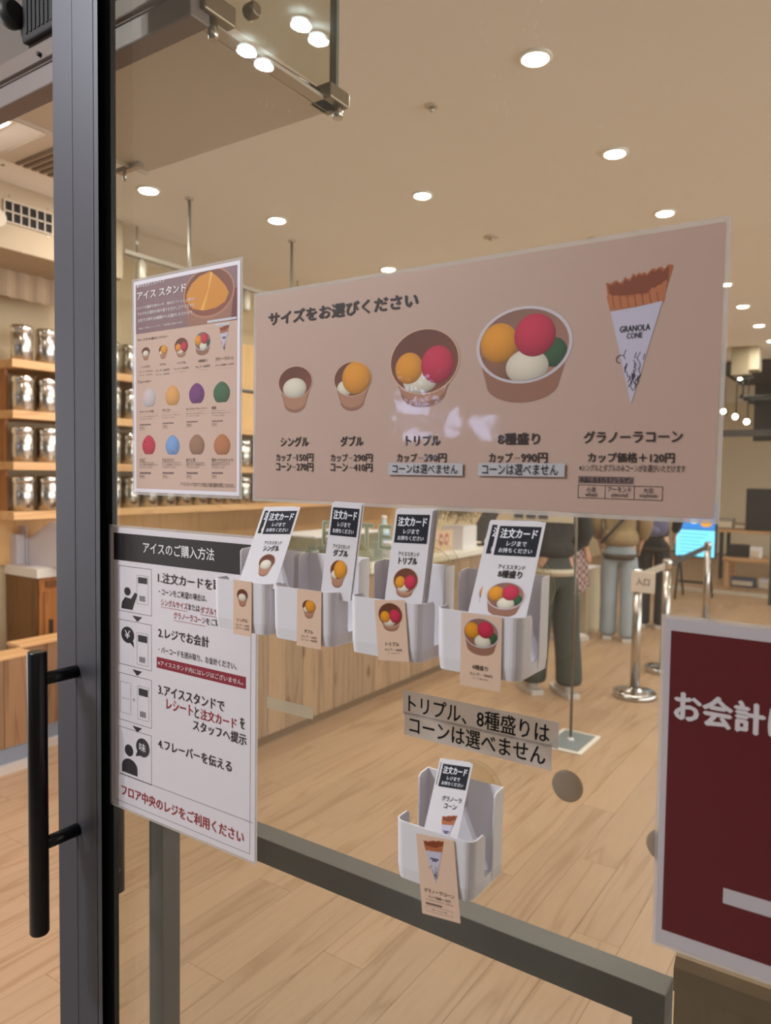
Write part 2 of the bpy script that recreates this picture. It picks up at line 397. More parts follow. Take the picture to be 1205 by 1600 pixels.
for z in (1.197, .954):
    b = MB((-.998, -.09, .8)).bar((-.998, -.09, z), (-.998, -.028, z), .0095, 20).build('standoff', M_black)
    b.parent = h; b.location = (0, 0, 0)
ih = MB((-1.052, .08, .8)).lathe([(.0125, .79), (.0125, 1.2)], (-1.052, .08, 0), 24).build('inner_handle', M_alud, door)
for z in (1.16, .83):
    b = MB((-1.052, .08, .8)).bar((-1.048, .08, z), (-1.03, .02, z), .008, 16).build('standoff', M_alud)
    b.parent = ih; b.location = (0, 0, 0)

# header, soffit pane and patch fittings behind the door glass
hd = root('door_header', (-1.9, .12, 2.18), 'brown grey metal header beam running behind the glass at the top left', 'header beam')
MB().box(-3.2, -.895, .1, .14, 2.182, 2.222).build('lower_track', M_header, hd, .003)
MB().box(-3.2, -.9, .106, .14, 2.226, 2.268).build('track_cover', mat('header_cover', (120, 106, 98), .5, .2), hd, .002)
MB().box(-3.2, -.905, .112, .16, 2.271, 2.75).build('fascia', mat('header_fascia', (100, 87, 78), .6), hd)
MB().box(-3.2, -.9, .09, .1, 2.222, 2.226).build('cover_strip', M_header, hd, .002)
b = MB().lathe([(.004, 0), (.004, -.006)], (-1.30, .106, 2.246), 10, 'Y').build('screw', M_dark, hd)
se = root('door_sensor', (-1.15, .1, 2.3), 'dark brown ribbed box with side knob above the header beam', 'sensor box')
sp = MB()
sp.box(-1.35, -1.02, .1, .1115, 2.2775, 2.75)
sp.build('housing', mat('sensor_housing', (26, 20, 19), .6), se, .004)
rb = MB()
for k in range(22): rb.box(-1.335 + k*.013, -1.329 + k*.013, .098, .1, 2.29, 2.74)
rb.build('ribbing', mat('sensor_rib', (20, 15, 14), .6), se)
MB().lathe([(.006, -.03), (.024, -.024), (.026, -.01), (.018, 0)], (-1.35, .09, 2.33), 20, 'X').build('knob', M_dark, se)
so = root('soffit', (-1.19, .3, 2.195), 'beige flat soffit panel under the ceiling behind the door header', 'soffit panel')
MB().box(-1.47, -.93, .14, .47, 2.197, 2.21).build('panel', mat('soffit_paint', (216, 206, 190), .35, noise=(2.2, .07)), so)
MB().box(-1.47, -1.465, .14, .47, 2.19, 2.197).build('edge_strip', M_wallw, so)
gp = root('canopy_glass', (-.915, .3, 2.2), 'upright glass panel edge with metal clamps above the soffit panel', 'glass panel')
MB().box(-.918, -.908, .13, .47, 2.225, 2.9).build('glass_pane', glassy('canopy_glass', (240, 240, 232), .3, haze=.05, hazecol=(190, 180, 160)), gp)
MB().box(-.921, -.905, .466, .474, 2.225, 2.9).build('edge_strip', mat('edge_green_grey', (112, 118, 110), .4), gp)
MB().bar((-.93, .15, 2.214), (-.915, .45, 2.214), .006, 12).build('rod', M_steel, gp)
MB().box(-.928, -.902, .13, .47, 2.197, 2.204).build('channel', M_wallw, gp, .001)
cl = MB().box(-.94, -.885, .425, .485, 2.197, 2.225).build('clamp', mat('clamp_bronze', (138, 126, 106), .3, .8), gp, .003)
b = MB().lathe([(.009, -.022), (.011, -.015), (.011, 0)], (-.9, .465, 2.197), 16).build('bolt', M_steel, gp)
MB().box(-.945, -.885, .12, .185, 2.2, 2.232).build('clamp', MATS['clamp_bronze'], gp, .003)
MB().lathe([(.007, -.03), (.009, -.02), (.006, 0)], (-.9, .15, 2.2), 16).build('bolt', M_steel, gp)
MB().lathe([(.011, 0), (.013, .004), (.013, .02), (.009, .024)], (-.897, .22, 2.245), 18, 'X').build('knob', MATS['clamp_bronze'], gp)
# hook under the far edge of the soffit
q = atZ(197, 258, 2.2)
hk = root('soffit_bracket', (q.x, q.y, 2.17), 'tiny steel bracket under the far edge of the soffit beside the stile', 'bracket')
MB().box(q.x - .03, q.x + .05, q.y - .005, q.y + .01, 2.186, 2.197).build('plate', M_steel, hk)
MB().bar((q.x - .005, q.y, 2.186), (q.x - .005, q.y, 2.165), .004).build('pin', M_steel, hk)

# ---------------------------------------------------------------- lamps
def downlight(x, y, z, r, label, group, watts, m, color=(1, .945, .885), name='ceiling_downlight'):
    t = root(name, (x, y, z), label, 'ceiling lamp', group)
    MB().lathe([(r*1.25, 0), (r*1.25, -.006), (r*1.02, -.01), (r*1.0, -.002)], (x, y, z), 28).build('trim_ring', M_ceil, t)
    MB().lathe([(r*.9, 0), (r*.9, -.012), (r*.3, -.016)], (x, y, z), 24).build('lamp_face', m, t)
    ld = bpy.data.lights.new('lamp', 'AREA'); ld.shape = 'DISK'; ld.size = r*1.9; ld.energy = watts; ld.color = color; ld.spread = pi
    lo = bpy.data.objects.new('lamp', ld); COL.objects.link(lo); lo.parent = t; lo.location = (0, 0, -.022)
    return t
ordn = ['first', 'second', 'third', 'fourth', 'fifth', 'sixth', 'seventh', 'eighth']
for k, y in enumerate((1.878, 2.812, 3.738, 4.66, 5.58, 6.448, 7.406, 8.362)):
    downlight(-1.112, y, 3.0, .048, 'bright round downlight, %s from the glass in the row on the right' % ordn[k], 'downlights in the right hand ceiling row', SHOP_W, M_lamp)
for k, y in enumerate((2.785, 5.0, 7.2)):
    downlight(-2.138, y, 3.0, .045, ['bright downlight above the middle of the wide banner', 'middle row downlight hidden behind the banner', 'far middle row downlight over the queue'][k], 'downlights in the middle ceiling row', SHOP_W, M_lamp)
for k, (x, y) in enumerate(((-3.344, 1.949), (-3.076, 2.666), (-3.101, 3.89), (-3.1, 5.4), (-3.1, 7.2))):
    downlight(x, y, 3.0, .05, ['round downlight nearest the grey stile above the small poster', 'round downlight between the two hanging rods', 'round downlight just above the top edge of the banner', 'counter row downlight hidden by the banner', 'far counter row downlight hidden by the banner'][k], 'downlights over the counter', SHOP_W, M_lamp)
for k, (x, y) in enumerate(((1.5, 2.5), (1.5, 5.5), (1.5, 8.5), (-2.1, 10.5), (-.4, 11.5), (3.5, 4))):
    downlight(x, y, 3.0, .05, 'shop downlight outside the picture', 'downlights outside the picture', SHOP_W*1.6, M_lamp)
for k, (x, y) in enumerate(((-1.676, -1.244), (-1.682, -1.341), (-1.939, -1.258), (-1.95, -1.356))):
    downlight(x, y, 3.0, .03, 'cool white mall spotlight behind the camera seen only as a reflection', 'mall twin spotlights', MALL_W*3.2, M_lampm, (.9, .95, 1), 'mall_spotlight')
for k, (x, y) in enumerate(((.9, -1.6), (1.3, -2.6), (-5.6, -1.5), (.8, -3.4))):  # unseen lamps added to light the front of the glass
    downlight(x, y, 3.0, .06, 'added unseen lamp on the mall side of the glass', 'added mall side lamps', MALL_W*.5, M_lampm, (.97, .95, 1), 'mall_spotlight')
# cool shop sign across the mall
sg = root('mall_lightbox', (-2.85, -4.28, 1.75), 'cool white lightbox sign across the mall mirrored in the banner film', 'lightbox')
MB().box(-3.32, -2.3, -4.298, -4.24, 1.72, 2.28).build('casing', M_dark, sg)
for a, b_, c, d in ((-3.26, -2.92, 1.94, 2.10), (-3.2, -2.92, 1.76, 1.86), (-2.8, -2.68, 1.8, 2.02), (-2.54, -2.40, 1.8, 1.94)):
    MB().box(a, b_, -4.24, -4.232, c, d).build('lit_panel', mat('lightbox_face', (190, 205, 255), .5, emit=14), sg)

# small ceiling fittings
for px, py, r, lb in ((675, 165, .03, 'small sprinkler head on the ceiling left of the brightest downlight'), (768, 370, .05, 'flat round ceiling cover above the wide banner'), (925, 372, .03, 'small round sensor on the ceiling near the banner top edge')):
    q = atZ(px, py, 3.0); t = root('ceiling_sensor', q, lb, 'ceiling fitting')
    MB().lathe([(r, 0), (r, -.004), (r*.8, -.008)], q, 20).build('rose', M_wallw, t)
    MB().lathe([(r*.35, -.008), (r*.35, -.022), (r*.15, -.026)], q, 14).build('nozzle', M_steel if r < .04 else M_wallw, t)
vt = root('ceiling_vent', (-3.45, 1.45, 3.0), 'white slotted air vent in the ceiling left of the stile', 'air vent')
MB().box(-3.62, -3.12, 1.27, 1.62, 2.992, 3.0).build('frame', M_wallw, vt, .002)
for k in range(6): MB().box(-3.60, -3.14, 1.36 + k*.042, 1.38 + k*.042, 2.984, 2.992).build('slat', mat('vent_dark', (120, 104, 88), .8), vt)
q = atZ(2, 180, 3.0)
fl = root('strip_light', (-3.2, 1.0, 2.99), 'bright white ceiling light bar at the far left above the bulkhead', 'ceiling lamp')
MB().box(q.x - .3, q.x + .05, q.y - .06, q.y + .03, 2.97, 3.0).build('tray', M_wallw, fl, .004)
MB().box(q.x - .28, q.x + .03, q.y - .045, q.y + .015, 2.962, 2.97).build('tube', M_lamp, fl)
q = atX(4, 232, -3.7)
sl = root('spot_fixture', (q.x, q.y, 3.0), 'small metal spot fixture at the left picture edge', 'spotlight')
MB().bar((q.x, q.y, 3.0), (q.x, q.y, q.z + .05), .01).build('stem', M_steel, sl)
MB().lathe([(.03, -.05), (.034, 0), (.03, .06), (.012, .07)], q, 16).build('head', M_steel, sl)
for (px, py, nm) in ((296, 310, 'hanging rod nearer the glass, left of the wide banner'), (456, 376, 'hanging rod further in, just above the banner lettering')):
    q = atZ(px, py, 3.0); t = root('hanging_rod', (q.x, q.y, 3.0), 'slim dark metal ceiling ' + nm, 'rod', 'rods carrying the hanging rail')
    MB().bar((q.x, q.y, 2.0), (q.x, q.y, 3.0), .0085).build('rod', mat('rod_steel', (96, 92, 86), .4, .7), t)
    MB().lathe([(.025, 0), (.025, -.006), (.012, -.012)], (q.x, q.y, 3.0), 16).build('ceiling_plate', M_steel, t)
hr = root('hanging_rail', (-3.26, 3.4, 2.0), 'horizontal hanging rail over the counter behind the banner', 'rail')
MB().bar((-3.26, 2.1, 1.99), (-3.26, 5.4, 1.99), .012).build('bar', MATS['rod_steel'], hr)

# bulkhead with grille, valance
bk = root('bulkhead', (-4.2, 1.7, 2.65), 'beige boxed bulkhead with air grille left of the stile', 'bulkhead')
MB().box(-4.56, -3.9, .95, 2.2, 2.655, 3.0).build('casing', mat('bulkhead_beige', (182, 164, 138), .8), bk, .004)
gy0, gy1, gz0, gz1 = 1.465, 1.735, 2.795, 2.905
MB().box(-3.9, -3.896, gy0, gy1, gz0, gz1).build('recess', mat('grille_dark', (24, 20, 18), .8), bk)
for k in range(7): yy = gy0 + (gy1-gy0)*k/6; MB().box(-3.897, -3.888, yy-.003, yy+.003, gz0, gz1).build('grille_bar', M_wallw, bk)
for k in range(3): zz = gz0 + (gz1-gz0)*k/2; MB().box(-3.897, -3.888, gy0, gy1, zz-.003, zz+.003).build('grille_bar', M_wallw, bk)
q = atX(0, 342, -3.86); MB().lathe([(.03, 0), (.045, .038), (.045, .06)], (-3.9, q.y-.02, q.z), 18, 'X').build('nozzle', M_wallw, bk)
for py_, px_ in ((306, 15), (326, 75), (370, 75), (394, 35)):
    q = atX(px_, py_, -3.895); MB().lathe([(.005, 0), (.003, .006)], (-3.9, q.y, q.z), 8, 'X').build('screw', M_steel, bk)
va = root('valance_curtain', (-4.3, 1.6, 2.45), 'pale pleated strip valance hanging below the bulkhead', 'valance')
pts = []
for k in range(60): pts.append((-4.30 + .012*sin(k*1.3), .95 + k*.0212))
sv = MB()
for (xa, ya), (xb, yb) in zip(pts[:-1], pts[1:]):
    f = [sv.bm.verts.new(p) for p in ((xa, ya, 2.50), (xb, yb, 2.50), (xb, yb, 2.66), (xa, ya, 2.66))]; sv.bm.faces.new(f)
sv.build('cloth', mat('valance_cloth', (186, 164, 138), .9), va, solid=.003)
# track with spots
tr = root('track_rail', (-3.9, 2.8, 2.82), 'thin grey lighting track past the bulkhead behind the small poster', 'lighting track')
MB().box(-3.92, -3.88, 2.2, 5.2, 2.81, 2.835).build('rail', mat('track_grey', (178, 170, 156), .5), tr)
for y_ in (2.3, 3.8, 5.0): MB().bar((-3.9, y_, 2.835), (-3.9, y_, 3.0), .006).build('drop_rod', M_steel, tr)
for y_, lb in ((2.33, 'silver track spot beside the stile above the cans'), (3.24, 'silver track spot between small poster and banner')):
    t = root('track_spot', (-3.9, y_, 2.81), lb, 'spotlight', 'spots on the lighting track')
    MB().lathe([(.028, -.15), (.032, -.14), (.032, -.03), (.012, 0)], (-3.9, y_, 2.81), 18).build('head', mat('spot_silver', (205, 198, 184), .4, .4), t)

# ---------------------------------------------------------------- shelves and cans
SX0, SX1 = -4.54, -4.2
ends = (5.9, 5.9, 5.9, 6.2)
tops = (2.132, 1.838, 1.538, 1.246)
for k, (z, ye) in enumerate(zip(tops, (3.35, 5.9, 5.9, 6.2))):
    MB((SX1, 1.67, z)).box(SX0 - .02, SX1, 1.67, ye, z - .048, z).build('wall_shelf', M_shelf, bevel=.002)
    o = bpy.context.scene.objects[-1] if False else COL.objects[-1]
    tag(o, ['topmost oak wall shelf left of the stile', 'oak wall shelf second from the top', 'oak wall shelf third from the top', 'lowest oak wall shelf running behind the order cards'][k], 'shelf', 'oak wall shelves', 'thing')
bp = root('wood_panel', (-4.25, 4.1, 1.85), 'plain light oak panel on the wall between small poster and banner', 'wood panel')
MB().box(-4.5, -4.24, 3.47, 5.6, 1.84, 2.5).build('panel', wood('panel_oak', (226, 184, 124), (214, 168, 108), 'Z', .5, .02), bp)
lp = root('shelf_back_panel', (-4.53, 4, .9), 'light oak boarding below the lowest wall shelf', 'wood panel')
MB().box(-4.555, -4.53, 1.67, 6.2, .9, 1.198).build('panel', MATS['panel_oak'], lp)
for k in range(3):
    MB((SX0, 1.67, 0)).box(SX0 - .015, SX0 + .2, 1.70, 1.72, tops[k+1], tops[k] - .048).build('shelf_divider', M_cab)
    tag(COL.objects[-1], 'brown upright board closing the shelf end, %s gap down' % ordn[k], 'upright board', 'shelf end boards')
def make_can():
    b = MB().lathe([(.055, 0), (.06, .004), (.06, .165), (.057, .168)], n=20).build('storage_canister', M_steel)
    l = MB().lathe([(.058, .166), (.0635, .168), (.0635, .202), (.056, .208), (.054, .206)], n=20).build('lid', mat('lid_steel', (225, 222, 214), .14, 1))
    l.parent = b; c = MB().lathe([(.0605, .160), (.0605, .166)], n=20).build('collar', M_chrome); c.parent = b; return b
can0 = make_can(); first = True
for k, z in enumerate(tops):
    y = 1.775; n = 0
    while y < ((3.3, 3.36, 5.7, 5.9)[k]):
        c = can0 if first else copy_tree(can0); first = False
        c.location = (-4.28 + random.uniform(-.006, .006), y, z); c.rotation_euler[2] = random.random()*6
        near = n < 2
        tag(c, ('tall steel canister, %s from the near end of the %s shelf' % (ordn[n], ('topmost', 'second', 'third', 'lowest')[k])) if near else 'steel canister in the long row on the %s wall shelf' % ('topmost', 'second', 'third', 'lowest')[k], 'canister', 'steel canisters on the wall shelves')
        y += .152; n += 1

# ---------------------------------------------------------------- back cabinet, low wall, front counter
cb = root('back_cabinet', (-4.4, 2.2, 0), 'orange brown cabinet with white top left of the stile', 'cabinet')
MB().box(-4.55, -4.2, 1.822, 3.3, 0, .842).build('body', M_cab, cb)
wood('cabinet_dark', (128, 92, 54), (110, 76, 42), 'Z', .5, .038)
MB().box(-4.55, -4.215, 1.812, 1.82, .06, .842).build('end_panel', MATS['cabinet_dark'], cb)
MB().box(-4.555, -4.185, 1.80, 3.3, .842, .9).build('worktop', M_top, cb, .003)
for k in range(3):
    d = MB((-4.2, 1.85 + k*.48, .2)).box(-4.2, -4.188, 1.85 + k*.48, 2.31 + k*.48, .1, .76).build('door', M_cab, cb, .001)
    hh = MB((-4.2, 1.85 + k*.48, .2)).box(-4.189, -4.184, 1.875 + k*.48, 1.9 + k*.48, .50, .585).build('handle', mat('slot_black', (60, 44, 36), .6), None)
    hh.parent = d; hh.location = (0, 0, 0)
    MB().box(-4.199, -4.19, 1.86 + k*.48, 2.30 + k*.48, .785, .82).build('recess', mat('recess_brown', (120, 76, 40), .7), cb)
def planked(rt, x, y0, y1, z0, z1, w, m, th=.014):
    y = y0; first = None
    while y < y1 - .01:
        ww = min(w, y1 - y)
        if first is None or abs(ww - w) > .005:
            o = MB().box(0, th, 0, ww - .004, 0, z1 - z0).build('plank', m, rt)
            if first is None: first = o.data
        else:
            o = bpy.data.objects.new('plank', first); COL.objects.link(o); o.parent = rt
        wp = WORLDPOS[rt.name]; o.location = Vector((x - th + random.uniform(-.0012, .0012), y, z0)) - wp
        y += ww
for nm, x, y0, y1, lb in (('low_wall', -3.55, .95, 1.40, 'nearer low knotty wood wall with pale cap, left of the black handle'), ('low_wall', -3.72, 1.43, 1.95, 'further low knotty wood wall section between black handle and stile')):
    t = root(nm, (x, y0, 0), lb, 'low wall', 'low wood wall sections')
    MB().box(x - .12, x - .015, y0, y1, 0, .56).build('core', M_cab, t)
    planked(t, x, y0, y1, .12, .56, .15, wood('low_wall_cedar_shaded', (146, 110, 76), (116, 82, 54), 'Z', .6, .12, knots=True))  # cedar darkened: the weaker light on this wall is put into its colour
    MB().box(x - .13, x + .004, y0 - .004, y1, .56, .577).build('cap', M_shelf, t, .002)
    MB().box(x - .02, x - .006, y0, y1, .0, .12).build('baseboard', mat('baseboard_bluegrey', (128, 134, 146), .5), t)
    MB().box(x - .006, x + .03, y0, y1, 0, .038).build('toe_strip', mat('toe_strip_grey', (196, 186, 176), .5), t)
fc = root('front_counter', (-2.78, 3.9, 0), 'long counter of knotty vertical boards with white top behind the card holders', 'counter')
MB().box(-3.4, -2.796, 1.98, 5.7, 0, .84).build('carcass', M_cab, fc)
planked(fc, -2.78, 2.0, 5.7, .05, .845, .148, M_cfront)
MB().box(-2.80, -2.79, 1.98, 5.7, 0, .05).build('plinth', mat('plinth_brown', (120, 96, 72), .6), fc)
MB().box(-3.45, -2.765, 1.97, 5.72, .845, .89).build('worktop', M_top, fc, .004)

# paper rack and papers on back cabinet
rk = root('magazine_rack', (-4.3, 1.95, .9), 'white angled magazine file of papers on the cabinet', 'magazine file')
a, b_ = -4.52, -4.07
MB().prism([(a, 1.9, .902), (b_, 1.9, .902), (b_, 1.9, 1.18), (b_ - .13, 1.9, 1.18), (a, 1.9, 1.03)], (0, .006, 0)).build('near_side', M_paper, rk)
MB().prism([(a, 2.0, .902), (b_, 2.0, .902), (b_, 2.0, 1.18), (b_ - .13, 2.0, 1.18), (a, 2.0, 1.03)], (0, .006, 0)).build('far_side', M_paper, rk)
MB().box(a, b_, 1.906, 2.0, .902, .908).build('bottom', M_paper, rk)
MB().box(b_ - .005, b_, 1.906, 2.0, .908, 1.18).build('back', M_paper, rk)
pf = root('paper_folder', (-4.5, 1.86, .9), 'stack of white papers standing in a clear folder at the left edge', 'folder')
MB().box(-4.555, -4.46, 1.83, 1.885, .902, 1.09).build('pages', mat('page_grey', (205, 200, 204), .6), pf, .002)
MB().box(-4.555, -4.45, 1.888, 1.896, .902, 1.14).build('back_board', M_paper, pf)
pt = root('menu_sheet', (-4.3, 1.86, .9), 'flat white sheet lying on the cabinet top corner', 'paper sheet')
MB().box(-4.62, -4.26, 1.82, 2.0, .9, .903).build('sheet', M_paper, pt)
dk = root('black_device', (-4.05, 2.1, .9), 'small black device beside the magazine file', 'device')
MB().box(-4.36, -4.28, 2.35, 2.42, .9, 1.06).build('casing', M_dark, dk, .004)

# things on the front counter
def bottle(x, y, z, lb, body=(190, 215, 225), wrap=(60, 130, 190), s=1):
    t = root('drink_bottle', (x, y, z), lb, 'bottle', 'bottles on the counter')
    MB().lathe([(.03*s, 0), (.034*s, .005), (.034*s, .14*s), (.014*s, .19*s), (.014*s, .205*s)], (x, y, z), 18).build('body', mat('bottle_%d' % body[0], body, .15), t)
    MB().lathe([(.0347*s, .05*s), (.0347*s, .12*s)], (x, y, z), 18).build('label_wrap', mat('wrap_%d' % wrap[0], wrap, .5), t)
    MB().lathe([(.0155*s, .205*s), (.0155*s, .225*s)], (x, y, z), 14).build('cap', M_white, t)
for px, lb, c in ((600, 'clear bottle with blue wrap on the counter shelf behind the cards', (60, 130, 190)),):
    q = atX(px, 829, -3.15); bottle(q.x, q.y, .89, lb, wrap=c, s=1.3)
    bx = root('riser_box', (q.x, q.y, .89), 'pale riser carrying the blue wrapped bottle', 'riser')
bpy.data.objects.remove(bx)
def topbox(nm, x0, x1, y0, y1, z, h, m, lb, cat, parts=None):
    t = root(nm, ((x0+x1)/2, (y0+y1)/2, z), lb, cat)
    MB().box(x0, x1, y0, y1, z, z + h).build('body', m, t, .003)
    if parts: parts(t, x0, x1, y0, y1, z, h)
    return t
def lidp(t, x0, x1, y0, y1, z, h): MB().box(x0-.004, x1+.004, y0-.004, y1+.004, z + h, z + h + .012).build('lid', M_white, t, .003)
topbox('glass_showcase', -3.3, -2.95, 2.9, 3.65, .89, .2, glassy('showcase_glass', (226, 232, 226), 1.4, haze=.16, hazecol=(215, 225, 215)), 'low clear display case on the counter behind the card holders', 'display case', lidp)
rj = random.Random(5)
for k in range(9):
    x_, y_ = -3.22 + .09*(k % 3), 3.0 + .19*(k//3)
    t = root('sample_jar', (x_, y_, .891), 'small topping jar inside the clear display case', 'jar', 'jars in the display case')
    MB().lathe([(.028, 0), (.032, .006), (.032, .085), (.026, .095)], (x_, y_, .891), 14).build('body', mat('jar_%d' % (k % 3), ((205, 222, 205), (190, 150, 110), (150, 190, 160))[k % 3], .2), t)
    MB().lathe([(.029, .095), (.029, .112)], (x_, y_, .891), 14).build('lid', M_white, t)
topbox('tissue_box', -3.1, -2.95, 3.75, 3.9, .89, .1, M_white, 'white low box between display case and price board', 'box', lidp)
def popboard(t, x0, x1, y0, y1, z, h): pass
pb = root('price_board', (-2.9, 4.44, .89), 'beige table board with two round pink brown cup pictures', 'table sign')
MB().box(-2.915, -2.905, 4.30, 4.58, .892, 1.06).build('board', mat('board_beige', (216, 186, 158), .5), pb)
for y_ in (4.395, 4.485):
    MB().lathe([(.032, 0), (.032, .002)], (-2.905, y_, .985), 20, 'X', 1, 1.5).build('cup_picture', mat('cup_picture', (168, 96, 84), .5), pb)
    MB().lathe([(.017, 0), (.017, .003)], (-2.905, y_, .985), 16, 'X', 1, 1.3).build('cup_centre', mat('cup_centre', (222, 190, 168), .5), pb)
MB().box(-2.95, -2.86, 4.31, 4.57, .89, .895).build('foot', M_white, pb)
topbox('white_carton', -3.05, -2.85, 4.66, 4.9, .89, .19, M_white, 'white carton on the counter right of the beige table board', 'carton')
tm = root('payment_terminal', (-2.95, 5.15, .89), 'dark tilted tablet on a stand at the far counter end', 'terminal')
MB().prism([(-2.99, 5.0, .95), (-2.99, 5.3, 1.19), (-2.99, 5.34, 1.17), (-2.99, 5.04, .93)], (.14, 0, 0)).build('tablet', M_dark, tm, .004)
MB().bar((-2.92, 5.16, .9), (-2.92, 5.18, 1.04), .012).build('stem', M_dark, tm)
MB().lathe([(.06, 0), (.06, .008), (.02, .014)], (-2.92, 5.16, .89), 20).build('base', M_dark, tm)
for k, (x_, y_, h_, c) in enumerate(((-3.1, 2.25, .12, (228, 222, 210)), (-3.15, 2.5, .16, (206, 196, 178)), (-3.2, 2.72, .1, (236, 232, 224)))):
    t = root('cup_stack', (x_, y_, .89), ['short stack of white cups by the display case', 'beige cup stack beside the single card holder', 'lowest white cup stack touching the display case'][k], 'cups')
    MB().lathe([(.032, 0), (.042, h_), (.045, h_), (.045, h_ + .006)], (x_, y_, .89), 18).build('cups', mat('cupstack_%d' % k, c, .5), t)
    MB().lathe([(.046, h_ + .004), (.046, h_ + .012)], (x_, y_, .89), 18).build('rim', M_white, t)
# dried branch bunch hanging over the counter
q = atX(715, 790, -2.9)
db = root('dried_branches', (q.x, q.y, 1.6), 'bunch of dried twigs hanging just below the banner edge', 'dried plant')
tw = MB(); rr = random.Random(9)
for k in range(150):
    a = Vector((q.x + rr.uniform(-.03, .038), q.y + rr.uniform(-.04, .04), 1.5)); d = Vector((rr.uniform(-.1, .1), rr.uniform(-.22, .22), -rr.uniform(.2, .36))); p0 = a
    for j in range(4):
        p1 = p0 + d/4 + Vector((rr.uniform(-.02, .02), rr.uniform(-.03, .038), rr.uniform(-.015, .015))); tw.bar(p0, p1, .004, 4, cap=False); 
        if j > 1: tw.bar(p1, p1 + Vector((rr.uniform(-.04, .04), rr.uniform(-.05, .05), rr.uniform(-.05, .038))), .003, 4, cap=False)
        p0 = p1
tw.build('twigs', mat('twig', (128, 116, 92), .8), db)['kind'] = 'stuff'
MB().bar((q.x, q.y, 1.48), (q.x, q.y, 3.0), .003).build('string', MATS['twig'], db)
# crate behind the counter end
topbox('parcel_box', -2.62, -2.3, 6.1, 6.5, 0, .62, mat('carton_beige', (206, 190, 162), .7), 'pale beige box on the floor past the counter end', 'box', lidp)

# ---------------------------------------------------------------- guard rail behind the glass, wooden stand
gr = root('guard_rail', (-.5, .13, 0), 'dark grey square tube guard rail standing behind the glass', 'guard rail')
gx0, gx1, gy0_, gy1_, gz = -1.018, -.174, .119, .156, .951
MB().box(gx0, gx1, gy0_, gy1_, gz - .038, gz).build('top_rail', M_rail, gr, .0012)
MB().box(gx0, gx0 + .036, gy0_, gy1_, 0.006, gz - .038).build('leg', M_rail, gr, .0012)
MB().box(gx1 - .034, gx1, gy0_, gy1_, 0.006, gz - .038).build('leg', M_rail, gr, .0012)
MB().box(gx0 - .01, gx0 + .08, gy0_ - .03, gy1_ + .03, 0, .006).build('foot_plate', M_rail, gr)
MB().box(gx1 - .072, gx1 + .01, gy0_ - .03, gy1_ + .03, 0, .006).build('foot_plate', M_rail, gr)
ws = root('wooden_stand', (.3, .7, 0), 'brown oak display stand with chamfered rim at the lower right corner', 'display stand')
wz = .75; wx = atZ(1058, 1489, wz).x; wy = .505
M_ws = wood('stand_oak_z', (158, 130, 98), (138, 110, 80), 'Z', .55, .038); M_wsx = wood('stand_oak_x', (150, 124, 92), (130, 104, 74), 'X', .55, .038)
MB().box(wx + .001, .8, wy + .006, 1.1, 0, wz - .05).build('body', M_ws, ws)
MB().prism([(wx, wy, wz - .05), (wx, wy, wz - .012), (wx, wy + .012, wz), (wx, wy + .03, wz), (wx, wy + .03, wz - .05)], (.8 - wx, 0, 0)).build('front_rim', M_wsx, ws)
MB().box(wx, wx + .03, wy + .031, 1.1, wz - .05, wz).build('side_rim', wood('stand_oak_y', (150, 124, 92), (130, 104, 74), 'Y', .55, .038), ws, .004)
tpw = PW*.5
for k in range(10):
    MB().box(wx + .032 + k*.105, wx + .032 + k*.105 + .1035, wy + .031, 1.1, wz - .02, wz - .004).build('board', wood('stand_top', (220, 186, 138), (202, 164, 114), 'Y', .5, .038), ws)

# ---------------------------------------------------------------- posters on the glass
def G(px, py): q = atY(px, py, 0); return q.x, q.z
def PG(name, pxl, ox, oz):
    pass
class Sheet:
    """a printed sheet on the glass; local u,v in metres from its lower left corner"""
    def __init__(s, name, x0, x1, z0, z1, label, cat, y=-.0008, film=.004, paper=(226, 220, 222), th=.0006, roll=0, sheetmat=None):
        k = s.k = (.68 + y - th) / .68; x0 *= k; x1 *= k; z0 = 1.5 + (z0 - 1.5)*k; z1 = 1.5 + (z1 - 1.5)*k
        s.x0, s.z0, s.w, s.h = x0, z0, x1 - x0, z1 - z0
        s.r = root(name, (x0, y, z0), label, cat); s.y = y; s.r.rotation_euler = (0, roll, 0)
        s.P = Print(); s.L = Print()
        MB().box(0, s.w, -th, 0, 0, s.h).build('paper', sheetmat or mat('paper_%d_%d' % (paper[0], paper[2]), paper, .5, coat=.5, bump=(20, .15, .003)), s.r, keep=True)
        if film: MB().box(-film, s.w + film, -th*.4, .0004, -film, s.h + film).build('laminate_edge', M_film, s.r, keep=True)
        s.th = th
    def l(s, px, py): x, z = G(px, py); return x*s.k - s.x0, 1.5 + (z - 1.5)*s.k - s.z0
    def t(s, txt, lb, rt, c=(30, 24, 24), bold=.012):
        (a, b), (c_, d) = s.l(*lb), s.l(*rt); w = c_ - a
        if '･･･' in txt:            # word, three raised dots, price
            p, q = txt.split('･･･'); s.L.text(p, a, a + w*.415, b, d, c, 14, bold); s.L.text(q, a + w*.56, c_, b, d, c, 14, bold)
            for k in range(3): u = a + w*(.452 + .034*k); s.L.rect(u, u + w*.013, b + (d-b)*.42, b + (d-b)*.56, c, 14)
        else: s.L.text(txt, a, c_, b, d, c, 14, bold)
    def rc(s, lb, rt): (a, b), (c_, d) = s.l(*lb), s.l(*rt); return a, c_, b, d
    def done(s, m=None):
        if s.P.V: s.P.build('print', m or M_pp, s.r, (0, -s.th - .0001, 0))
        if s.L.V: s.L.build('lettering', m or M_pp, s.r, (0, -s.th - .0001, 0))
